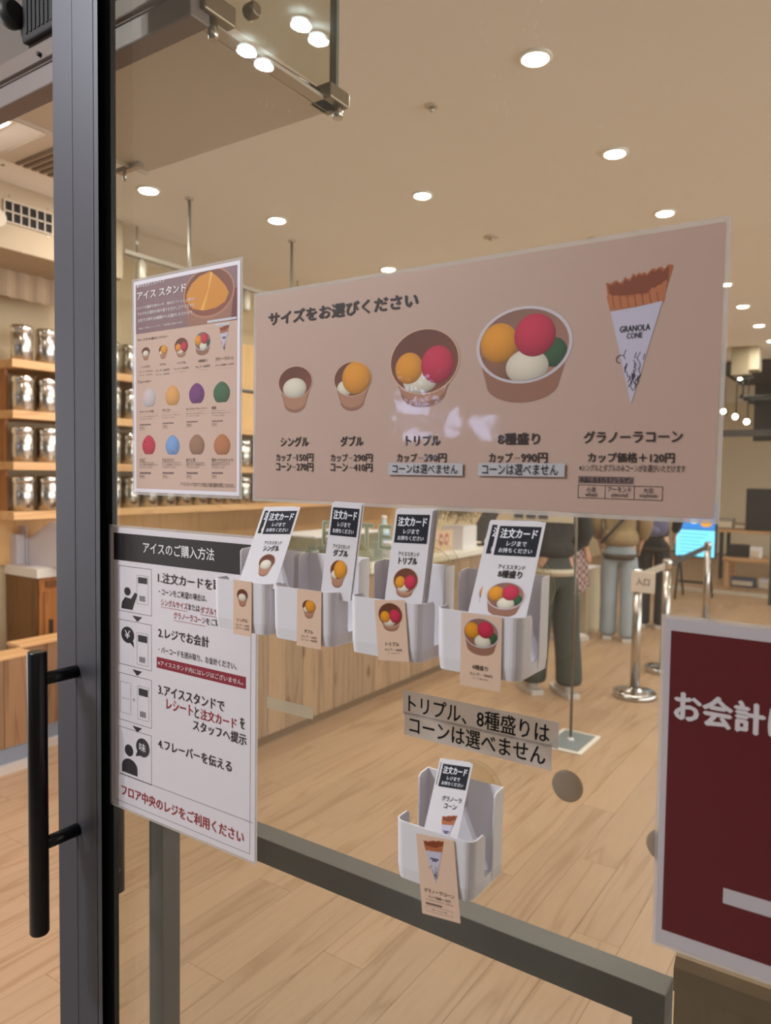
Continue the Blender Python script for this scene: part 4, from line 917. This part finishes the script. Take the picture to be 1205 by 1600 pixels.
for kind, xr, zb, cc, _, lb, nc in HOLD:
    t = bin0 if firstb else copy_tree(bin0); firstb = False
    xc = xr - HW/2 + .001; t.location = (xc, -.009, zb); tag(t, 'white plastic card bin on the glass, ' + lb, 'card holder', 'white card holders on the glass')
    # suction disc of this holder, on the glass behind
    d = empty('x', parent=t); bpy.data.objects.remove(d)
    gx, gz_ = G(*DISC[kind]); dx, dz = gx - xc, gz_ - zb
    sd = MB().lathe([(.030, 0), (.0302, -.0005), (.0295, -.001)], (0, 0, 0), 44, 'Y').build('suction_cup', M_clear, t, keep=True); sd.location = (dx, .0088, dz)
    rm = MB(); N_ = 44
    for i in range(N_): a0, a1 = 2*pi*i/N_, 2*pi*(i+1)/N_; rm.bar((.0303*cos(a0), 0, .0303*sin(a0)), (.0303*cos(a1), 0, .0303*sin(a1)), .00022, 5, cap=False)
    rm = rm.build('cup_rim', mat('disc_edge', (170, 158, 128), .3), None); rm.parent = sd; rm.location = (0, -.0005, 0)
    # price label hanging over the front rim
    yF = -.009 - HD - .0018
    A, Bp, Cp = (atY(*q, yF) for q in LAB[kind])
    w_ = Bp.x - A.x; h_ = (Bp.z - Cp.z) * (1.0)
    P, L = mkprice(kind, w_, h_)
    lab = empty('price_label', (A.x, yF, A.z - h_)); tag(lab, {'single': 'beige single price label', 'double': 'beige double price label', 'triple': 'beige triple price label', 'eight': 'beige 990 yen price label', 'cone': 'beige granola cone price label'}[kind] + ' hanging on its card bin front', 'price label', 'beige price labels')
    MB().box(0, w_, 0, .0004, 0, h_ + .0006).build('paper', mat('label_paper', (222, 190, 166), .5), lab, keep=True)
    P.build('print', M_pc, lab, (0, -.00015, 0)); L.build('lettering', M_pc, lab, (0, -.00015, 0))
    slant = (Cp.x - Bp.x)/h_; lab.rotation_euler = (0, math.atan(-slant) if kind in ('cone', 'triple') else 0, 0)
    if kind in ('cone', 'triple'): lab.location.x = Cp.x - w_
    # order cards
    yb = -.009 - HD + .011; best = None
    for i_ in range(60):            # depth of the top edge that makes the card a true rectangle
        yt = -.008 - .001*i_; tl, tr = atY(*cc[0], yt), atY(*cc[1], yt); e_ = (tr - tl).normalized()
        bm_ = (atY(*cc[3], yb) + atY(*cc[2], yb))/2; dv = (tl + tr)/2 - bm_; c_ = abs(dv.dot(e_))
        if best is None or c_ < best[0]: best = (c_, tl, tr, e_, dv)
    _, tl, tr, ex, dv = best; wc = (tr - tl).length; vis = dv.length; up = dv.normalized(); nb = up.cross(ex).normalized()
    if nb.y < 0: nb = -nb
    hc = vis + .010; P, L = mkcard(kind, wc, hc, vis)
    RM = Matrix((ex, nb, up)).transposed()
    for j in range(nc):
        if j == 0:
            cardo = empty('order_card'); MB().box(0, wc, 0, .0004, 0, hc).build('paper', M_paper, cardo, keep=True)
            P.build('print', M_pc, cardo, (0, -.00015, 0)); L.build('lettering', M_pc, cardo, (0, -.00015, 0)); base = cardo; c = cardo; c.rotation_mode = 'XYZ'
        else: c = copy_tree(base)
        offx = {'single': (0, -.0095, -.0115), 'double': (0, .002), 'triple': (0, .0012, .002, .0028, .0036), 'eight': (0, -.009, -.0105, -.006), 'cone': (0, -.0035, -.002, -.0045)}[kind][j]
        offz = (0, .0015, .0006, .0022, .0012)[j]
        o0 = tl - up*(hc - offz) + ex*offx + nb*(.0011*j)
        c.location = o0; c.rotation_euler = RM.to_euler('XYZ')
        tag(c, ('front %s order card with black heading and cup picture' % {'single': 'single', 'double': 'double', 'triple': 'triple', 'eight': 'eight scoop', 'cone': 'granola cone'}[kind]).replace('cup picture', 'cone picture' if kind == 'cone' else 'cup picture') if j == 0 else 'order card, %s behind the front %s card' % (ordn[j-1], {'single': 'single', 'double': 'double', 'triple': 'triple', 'eight': 'eight scoop', 'cone': 'granola cone'}[kind]), 'card', 'order cards in the holders')

# ---------------------------------------------------------------- far furniture and queue posts
def stanchion(x, y, lb, h=.88, sign=False):
    t = root('queue_post', (x, y, 0), lb, 'queue post', 'chrome queue posts')
    MB().lathe([(.142, 0), (.145, .01), (.143, .038), (.12, .042), (.05, .05), (.034, .062)], (x, y, 0), 40).build('base', M_chrome, t)
    MB().lathe([(.031, .05), (.031, h - .07)], (x, y, 0), 24).build('pole', mat('post_steel', (196, 192, 188), .22, 1), t)
    MB().lathe([(.036, h - .08), (.036, h - .02), (.03, h - .005), (.01, h)], (x, y, 0), 24).build('belt_head', M_chrome, t)
    return t
stanchion(-1.385, 4.44, 'nearest chrome queue post carrying the entrance plate')
stanchion(-1.385, 5.24, 'second chrome queue post with round base behind the red poster')
stanchion(-1.5, 7.4, 'far queue post behind the backpack wearer', .86)
sgn = root('entrance_sign', (-1.385, 4.41, .72), 'small white plate reading entrance on the nearest queue post', 'sign')
MB().box(-1.42 , -1.262, 4.395, 4.403, .725, .868).build('plate', mat('plate_white', (226, 214, 204), .5), sgn, .003)
MB().box(-1.40, -1.35, 4.403, 4.41, .76, .80).build('clip', M_dark, sgn)
Pl = Print(); Pl.text('入口', .035, .122, .05, .098, (40, 34, 34), 3, .01); Pl.build('lettering', M_pc, sgn, (-1.42 + 1.385, -.0165, .005))
MB((0, 0, 0)).box(-1.394, -1.39, 4.47, 5.21, .80, .85).build('queue_belt', mat('belt_grey', (186, 176, 160), .7)); tag(COL.objects[-1], 'pale queue belt stretched between the two nearest posts', 'belt')
MB((0, 0, 0)).prism([(-1.392, 5.27, .80), (-1.5, 7.37, .78), (-1.5, 7.37, .83), (-1.392, 5.27, .85)], (.004, 0, 0)).build('queue_belt', mat('belt_dark', (60, 56, 54), .7)); tag(COL.objects[-1], 'dark queue belt running on to the far post', 'belt')
# information stand with floor plate
st = root('sign_stand', (-1.42, 3.33, 0), 'thin pole sign stand on a flat framed floor plate', 'sign stand')
MB().box(-1.54, -1.31, 3.16, 3.50, 0, .010).build('base_plate', mat('plate_frame', (224, 218, 208), .5), st, .003)
MB().box(-1.515, -1.335, 3.185, 3.475, .010, .013).build('base_print', mat('plate_print', (124, 134, 138), .4, noise=(9, .3)), st)
MB().lathe([(.02, .012), (.02, .02), (.008, .028)], (-1.43, 3.33, 0), 16).build('socket', M_white, st)
MB().bar((-1.43, 3.33, .02), (-1.43, 3.33, 1.62), .0075).build('pole', mat('pole_steel', (120, 112, 104), .3, .8), st)
bxa = atY(800, 795, 3.33).x; bxb = atY(896, 795, 3.33).x; bzz = atY(850, 816, 3.33).z
MB().box(bxa, bxb, 3.325, 3.345, bzz, bzz + .42).build('board', mat('board_cream', (214, 200, 178), .5), st, .003)
MB().box(bxa, bxb, 3.322, 3.348, bzz - .006, bzz).build('board_frame', M_dark, st)
for k in range(3): MB().box(bxa + .02 + k*.075, bxa + .075 + k*.075, 3.321, 3.3248, bzz + .02, bzz + .06).build('picture', mat('picture_blue', (84, 88, 100), .5), st)
# blue signage screen
sx0, sx1 = atY(1056, 868, 9).x, atY(1116, 868, 9).x; za, zb_ = atY(1085, 869, 9).z, atY(1085, 828, 9).z; zc = atY(1085, 800, 9).z + .12
sc_ = root('signage_screen', ((sx0+sx1)/2, 9, 0), 'glowing cyan blue digital signage screen on black legs', 'screen')
MB().box(sx0 - .02, sx1 + .02, 9.0, 9.06, za - .02, zc + .02).build('casing', M_dark, sc_, .005)
MB().box(sx0, sx1, 8.994, 9.0, za, zb_).build('lower_panel', mat('screen_cyan', (110, 205, 250), .5, emit=1.5), sc_)
MB().box(sx0, sx1, 8.994, 9.0, zb_ + .01, zc).build('upper_panel', mat('screen_blue', (40, 120, 205), .5, emit=1.3), sc_)
for k, (a, b_, c, d, cc_) in enumerate(((.62, .92, .1, .35, (210, 150, 40)), (.12, .3, .3, .5, (190, 60, 90)), (.36, .55, .15, .42, (190, 225, 245)))):
    MB().lathe([((sx1-sx0)*(b_-a)/2, 0), ((sx1-sx0)*(b_-a)/2, -.004)], (sx0 + (sx1-sx0)*(a+b_)/2, 8.994, zb_ + .01 + (zc-zb_)*(c+d)/2), 18, 'Y', 1, .7).build('picture', mat('scr_%d' % k, cc_, .5, emit=1), sc_)
for k in range(7):
    MB().box(sx0 + .04, sx0 + .04 + (.30, .26, .22, .3, .18, .24, .2)[k]*(sx1-sx0)/.4, 8.992, 8.994, zb_ - .05 - k*.045, zb_ - .043 - k*.045).build('text_line', mat('screen_line', (60, 120, 170), .5, emit=.8), sc_)
for x_ in (sx0 + .04, sx1 - .06):
    MB().bar((x_, 9.03, za), (x_, 8.85, 0.01), .014).build('leg', M_dark, sc_); MB().bar((x_, 9.03, za), (x_, 9.3, 0.01), .014).build('leg', M_dark, sc_)
MB().box(sx0 + .04, sx1 - .04, 9.02, 9.04, .2, .23).build('stretcher', M_dark, sc_)
# work tables beyond
def table(x0, x1, y0, y1, h, lb, m, ml):
    t = root('work_table', ((x0+x1)/2, (y0+y1)/2, 0), lb, 'table')
    MB().box(x0, x1, y0, y1, h - .04, h).build('table_top', m, t, .004)
    for x_ in (x0 + .03, x1 - .08):
        for y_ in (y0 + .03, y1 - .08): MB().box(x_, x_ + .05, y_, y_ + .05, 0, h - .04).build('leg', ml, t)
    return t
tw_ = wood('table_oak', (196, 152, 108), (170, 126, 84), 'X', .5, .05)
table(-1.85, -.6, 10.3, 10.9, .42, 'low oak table with goods behind the blue screen', tw_, tw_)
table(-2.1, -.7, 11.3, 12.0, .74, 'taller oak table at the back carrying equipment', tw_, M_dark)
def blobbox(nm, px, py, y, w, h, z, m, lb, cat):
    q = atY(px, py, y); t = root(nm, (q.x, y, z), lb, cat)
    MB().box(q.x - w/2, q.x + w/2, y, y + .2, z, z + h).build('body', m, t, .01)
    MB().box(q.x - w/2 + .02, q.x + w/2 - .02, y - .012, y, z + .02, z + h*.7).build('front_panel', M_wallw if m is not M_dark else M_tray, t, .003); return t
blobbox('equipment_case', 1190, 800, 11.4, .42, .62, .74, M_dark, 'tall black equipment case on the back table by the dark post', 'equipment case')
blobbox('grey_machine', 1128, 850, 11.5, .3, .16, .74, mat('machine_grey', (150, 142, 132), .4), 'low grey machine on the back table above the blue screen', 'machine')
blobbox('silver_tray', 1157, 850, 11.5, .2, .1, .74, M_steel, 'shallow silver tray on the back table', 'tray')
blobbox('black_bag', 1152, 870, 10.5, .26, .17, .42, M_dark, 'black cloth bag slumped on the low table', 'bag')
blobbox('white_bucket', 1180, 870, 10.5, .14, .15, .42, M_white, 'white tub on the low table beside the black bag', 'tub')
blobbox('blue_crate', 1160, 905, 10.6, .3, .12, 0, mat('crate_blue', (70, 84, 120), .6), 'dark blue crate beneath the low table', 'crate')
blobbox('white_parcel', 1199, 905, 10.62, .22, .13, 0, M_white, 'white parcel beneath the low table', 'parcel')
ts = struct(MB().box(-2.6, 2, 9.75, 9.80, 0, .038).build('trim_1', mat('threshold_steel', (196, 190, 178), .4)))
# dark post and beam, stage zone
struct(MB().box(-1.135, -1.06, 9.15, 9.25, 0, 3.0).build('pillar', mat('pillar_dark', (58, 54, 52), .5)))
struct(MB().box(-1.75, 2.0, 9.3, 9.38, 2.02, 2.10).build('beam', MATS['pillar_dark']))
zd = mat('stage_dark', (44, 42, 40), .8)
struct(MB().box(-1.75, 3.5, 11.9, 12.0, 2.08, 3.0).build('wall_stage', zd))
struct(MB().box(-1.95, 3.5, 9.7, 12.0, 2.94, 2.99).build('ceiling_stage', zd))
dt = root('duct_box', (-1.5, 8.6, 2.9), 'pale boxed duct hanging at the ceiling right of the banner', 'duct')
qa, qb = atY(1144, 530, 8.6), atY(1166, 585, 8.6)
MB().box(qa.x, qb.x + .02, 8.6, 8.9, qb.z, 3.0).build('casing', mat('duct_paint', (150, 136, 112), .7), dt, .005)
MB().box(qb.x + .02, qb.x + .12, 8.62, 8.88, qb.z + .05, 3.0).build('side_casing', mat('duct_paint2', (186, 172, 148), .7), dt, .005)
MB().box(qb.x - .06, qb.x + .06, 8.7, 8.8, qb.z - .03, qb.z).build('vent', M_dark, dt)
for k, (px, py) in enumerate(((1130, 643), (1149, 651), (1167, 659), (1157, 590))):
    q = atY(px, py, 10.15 if k == 3 else 9.9); t = root('stage_spot', q, 'white stage spotlight, %s of the small cluster right of the banner' % ordn[k], 'spotlight', 'stage spotlights')
    MB().lathe([(.035, .0), (.04, .02), (.04, .12), (.02, .14)], q, 16, 'Y').build('head', M_dark, t)
    MB().lathe([(.034, -.002), (.034, .0)], q, 16, 'Y').build('lamp_face', M_lamp, t)
    MB().bar((q.x, q.y + .06, q.z), (q.x, q.y + .06, 2.94), .008).build('drop_rod', M_dark, t)
lt = root('lighting_truss', (-1.2, 10.4, 2.6), 'dark ceiling grid of crossing bars above the stage', 'truss')
for x_ in (-1.7, -1.3, -.9, -.5): MB().bar((x_, 10.35, 2.62), (x_, 11.9, 2.62), .02, 8).build('bar', M_dark, lt)
for y_ in (10.5, 10.9, 11.4): MB().bar((-1.75, y_, 2.62), (0, y_, 2.62), .02, 8).build('bar', M_dark, lt)
for x_ in (-1.7, -.5): MB().bar((x_, 10.5, 2.62), (x_, 10.5, 2.94), .012, 8).build('drop_rod', M_dark, lt)

# ---------------------------------------------------------------- people
def skin(name, V, E, m, parent, sub=2, smooth=True):
    """one continuous surface grown along a skeleton; V = [(x,y,z,rx,ry)]"""
    me = bpy.data.meshes.new(name); me.from_pydata([v[:3] for v in V], E, []); o = bpy.data.objects.new(name, me); COL.objects.link(o)
    md = o.modifiers.new('skin', 'SKIN'); md.use_smooth_shade = smooth; md.branch_smoothing = .6
    for i, v in enumerate(V):
        sv = me.skin_vertices[0].data[i]; sv.radius = (v[3], v[4] if len(v) > 4 else v[3]); sv.use_root = (i == 0)
    s2 = o.modifiers.new('sub', 'SUBSURF'); s2.levels = sub; s2.render_levels = sub
    dg = bpy.context.evaluated_depsgraph_get(); nm = bpy.data.meshes.new_from_object(o.evaluated_get(dg)); bpy.data.objects.remove(o)
    nm.materials.clear(); nm.materials.append(m); p = bpy.data.objects.new(name, nm); COL.objects.link(p); p.parent = parent
    for q in nm.polygons: q.use_smooth = True
    return p
def person(x, y, rot, H, label, c):
    """c: colours and garments; figure faces local -Y"""
    t = root('person', (x, y, 0), label, 'person', None, (0, 0, rot)); k = H/1.7
    sk = mat('skin_tone', (214, 168, 140), .55)
    st_ = c.get('stance', .09); fw = c.get('stride', 0)
    V = []; E = []
    def add(p, r, r2=None, par=None):
        V.append((p[0]*k, p[1]*k, p[2]*k, r*k, (r2 or r)*k)); i = len(V) - 1
        if par is not None: E.append((par, i))
        return i
    pel = add((0, 0, .93), .115, .1); bel = add((0, .0, 1.08), .105, .09, pel); ch = add((0, .01, 1.26), .125, .1, bel); nk0 = add((0, .015, 1.41), .06, .055, ch)
    nk = add((0, .01, 1.47), .05, .05, nk0); hd0 = add((0, -.005, 1.55), .072, .08, nk); hd1 = add((0, .0, 1.63), .066, .08, hd0)
    for s_ in (-1, 1):
        f_ = fw*s_
        hp = add((s_*.09, 0, .88), .085, .085, pel); kn = add((s_*st_, -.02 - f_*.4, .49), .058, .058, hp); an = add((s_*st_, .0 - f_, .09), .036, .04, kn)
        he = add((s_*st_, -.02 - f_, .045), .036, .034, an); add((s_*(st_ + .015), -.15 - f_, .038), .03, .024, he)
        bend = c.get('bend', .0)
        sh = add((s_*.165, .01, 1.375), .052, .05, ch); el = add((s_*.225, .03, 1.11), .04, .04, sh)
        wr = add((s_*.22 - s_*bend*.1, -.03 - bend*.22, .88 + bend*.16), .027, .027, el); pa = add((s_*.215 - s_*bend*.12, -.045 - bend*.28, .82 + bend*.18), .03, .016, wr)
        pz = Vector((s_*.215 - s_*bend*.12, -.045 - bend*.28, .82 + bend*.18))
        dirn = Vector((0, -bend*.8 - .15, -1 + bend)).normalized()
        for j in range(4):
            o_ = Vector((0, (j - 1.5)*.018, 0)); L_ = (.062, .074, .07, .054)[j]; a = pz + o_ + dirn*.03
            i1 = add(a, .0095, None, pa); i2 = add(a + dirn*L_*.5 + Vector((-s_*.004, 0, 0)), .0085, None, i1); add(a + dirn*L_ + Vector((-s_*.014, 0, 0)), .007, None, i2)
        th = add(pz + Vector((-s_*.012, -.032, .004)), .011, None, pa); add(pz + Vector((-s_*.018, -.05, -.03)), .009, None, th)
    body = skin('body', V, E, sk, t, 1)
    # face
    nf = MB(); nf.lathe([(.004, -.016), (.011, -.004), (.008, .02)], (0, -.092*k, 1.585*k), 10, 'Z'); nf.build('nose', sk, t, keep=True)
    for s_ in (-1, 1):
        MB().lathe([(.004, -.004), (.011, 0), (.004, .004)], (s_*.03*k, -.083*k, 1.605*k), 12, 'Y').build('eye', mat('eye_dark', (40, 30, 26), .3), t, keep=True)
        MB().lathe([(.006, -.006), (.018, 0), (.01, .008)], (s_*.077*k, .0, 1.59*k), 12, 'X').build('ear', sk, t, keep=True)
    MB().box(-.02*k, .02*k, -.089*k, -.084*k, 1.543*k, 1.55*k).build('mouth', mat('lip', (170, 96, 90), .5), t, .002, keep=True)
    HV = [(0, .012*k, 1.665*k, .078*k, .09*k), (0, .04*k, 1.61*k, .078*k, .07*k), (0, .05*k, (1.56 if not c.get('long') else 1.44)*k, .065*k, .05*k)]
    skin('hair', HV, [(0, 1), (1, 2)], mat('hair_%d' % c['hair'][0], c['hair'], .5), t, 2)
    # trousers
    wl = c.get('leg', .085); hem = c.get('hem', .1); V = []; E = []
    pw = add((0, 0, 1.03), .125, .11); p0 = add((0, 0, .95), .135, .118, pw); p1 = add((0, .0, .86), .14, .125, p0)
    for s_ in (-1, 1):
        f_ = fw*s_; a = add((s_*.09, 0, .78), wl*1.18, wl*1.2, p1); b2 = add((s_*(.09 + st_)/2, -.01 - f_*.35, .5), wl, wl, a); b3 = add((s_*st_, -f_*.7, (.5 + hem)/2), wl*.97, wl*.97, b2); b4 = add((s_*st_, -f_, hem + .02), wl*.97, wl*1.0, b3); add((s_*st_, -f_, hem - .03), wl*.97, wl*1.0, b4)
    skin('trousers', V, E, mat('trousers_%d_%d' % (c['legs'][0], c['legs'][2]), c['legs'], .8, noise=(14, .12)), t, 2)
    # jacket with sleeves
    V = []; E = []; jl = c.get('coat', .86); cw = c.get('bulk', 1.0)
    j0 = add((0, 0, 1.15), .150*cw, .125*cw); j1 = add((0, 0, (1.15 + jl)/2), .155*cw, .13*cw, j0); j2 = add((0, 0, jl), .160*cw, .135*cw, j1)
    c1 = add((0, .01, 1.28), .155*cw, .13*cw, j0); c2 = add((0, .015, 1.40), .085*cw, .08*cw, c1); add((0, .02, 1.45), .066, .062, c2)
    for s_ in (-1, 1):
        bend = c.get('bend', .0)
        sh = add((s_*.165, .01, 1.365), .07*cw, .068*cw, c1); el = add((s_*.232, .03, 1.11), .058*cw, .058*cw, sh); add((s_*.222 - s_*bend*.1, -.03 - bend*.2, .90 + bend*.15), .045*cw, .045*cw, el)
    skin('jacket', V, E, mat('jacket_%d_%d' % (c['top'][0], c['top'][2]), c['top'], .85, noise=(10, .12)), t, 2)
    cw = min(cw, 1.0)*.97; MB().lathe([(.158*cw*k, jl*k - .09*k), (.162*cw*k, jl*k - .04*k), (.16*cw*k, jl*k - .085*k)], (0, 0, 0), 26, 'Z', 1, .85).build('hem', mat('hem_%d' % c.get('hemc', (60, 50, 45))[0], c.get('hemc', (60, 50, 45)), .8), t, keep=True)
    # shoes
    for s_ in (-1, 1):
        f_ = fw*s_; sx = s_*st_*k
        sm = mat('shoe_%d' % c['shoe'][0], c['shoe'], .6)
        V = []; E = []; a = add((s_*st_, .03 - f_, .06), .052, .055); b2 = add((s_*st_, -.05 - f_, .05), .042, .036, a); b3 = add((s_*(st_ + .01), -.13 - f_, .042), .05, .036, b2); add((s_*(st_ + .012), -.19 - f_, .036), .038, .026, b3)
        sh = skin('shoe', V, E, sm, t, 2)
        so_ = MB().prism([((s_*st_ + a_)*k, (b_ - f_)*k, 0.001) for a_, b_ in ((-.042, .08), (.042, .08), (.048, 0), (.052, -.12), (.036, -.21), (0, -.232), (-.032, -.21), (-.044, -.12), (-.042, 0))], (0, 0, .032)).build('sole', mat('sole_white', (205, 200, 194), .6), None)
        so_.parent = sh
    return t
A = person(-1.87, 4.14, radians(-130), 1.68, 'person in black top and dark green wide trousers with pale sneakers', dict(top=(38, 38, 40), legs=(62, 68, 62), shoe=(205, 198, 190), hair=(30, 26, 24), coat=.93, leg=.098, hem=.1, hemc=(196, 184, 166), bend=.5, stride=.07, stance=.1))
Bp_ = person(-2.02, 6.15, radians(195), 1.66, 'person in khaki jacket and pale blue jeans seen from behind', dict(top=(150, 128, 94), legs=(156, 168, 178), shoe=(216, 206, 196), hair=(40, 30, 26), coat=.86, leg=.085, hem=.06, bulk=1.22, hemc=(70, 56, 44), bend=.3, stride=.04))
skin('hood', [(-.07, .12, 1.36, .06, .05), (0, .15, 1.38, .065, .05), (.07, .12, 1.36, .06, .05)], [(0, 1), (1, 2)], mat('hood_white', (224, 218, 214), .9), Bp_)
MB().bar((-.17, .13, 1.3), (.16, .17, .9), .013, 8).build('strap', mat('strap_dark', (52, 48, 50), .7), Bp_, keep=True)
Cc = person(-2.42, 5.85, radians(150), 1.6, 'person in dark top with plaid shirt tied at the waist', dict(top=(44, 40, 46), legs=(164, 172, 180), shoe=(214, 206, 198), hair=(34, 28, 26), coat=.98, leg=.08, hem=.1, bend=.2))
pm = mat('plaid_cloth', (112, 84, 84), .9); nt = pm.node_tree; tc = nt.nodes.new('ShaderNodeTexCoord'); bk_ = nt.nodes.new('ShaderNodeTexChecker'); bk_.inputs['Scale'].default_value = 30
bk_.inputs[1].default_value = lin((118, 74, 76)); bk_.inputs[2].default_value = lin((172, 156, 150)); nt.links.new(tc.outputs['Object'], bk_.inputs[0]); nt.links.new(bk_.outputs[0], nt.nodes['Principled BSDF'].inputs['Base Color'])
pl = MB(); prv = None
for i in range(25):
    a = 2*pi*i/24; w1 = 1 + .05*sin(a*7); row = [pl.bm.verts.new((.165*cos(a)*(1 + .0*0), .14*sin(a), .95)), pl.bm.verts.new((.2*cos(a)*w1, .175*sin(a)*w1, .7)), pl.bm.verts.new((.225*cos(a)*w1, .2*sin(a)*w1, .47 + .05*sin(a*2)))]
    if prv: pl.bm.faces.new((prv[0], row[0], row[1], prv[1])); pl.bm.faces.new((prv[1], row[1], row[2], prv[2]))
    prv = row
pl.build('plaid_shirt', pm, Cc, solid=.006, keep=True)
D_ = person(-1.92, 6.95, radians(185), 1.7, 'person in black clothes wearing a blue grey backpack', dict(top=(40, 40, 46), legs=(38, 38, 42), shoe=(60, 56, 56), hair=(28, 24, 24), coat=.86, leg=.08, hem=.05, bend=.4))
bpk = root('backpack', (0, 0, 0), 'slate blue backpack on the back of the person in black', 'backpack')
bpk.location = (-1.85, 6.60, .92); WORLDPOS[bpk.name] = Vector((0, 0, 0))
skin('bag_body', [(0, 0, 0, .16, .1), (0, -.01, .16, .17, .11), (0, 0, .36, .13, .09)], [(0, 1), (1, 2)], mat('backpack_cloth', (98, 98, 128), .8, noise=(9, .15)), bpk)
skin('pocket', [(0, -.09, .02, .11, .05), (0, -.09, .14, .11, .05)], [(0, 1)], MATS['backpack_cloth'], bpk)
MB().bar((-.03, 0, .44), (.03, 0, .44), .01, 8).build('top_loop', M_dark, bpk, keep=True)
for s_ in (-1, 1): MB().tube([(s_*.08, .08, .42), (s_*.09, .16, .46), (s_*.1, .2, .3), (s_*.1, .12, .05)], .014).build('strap', M_dark, bpk, keep=True)
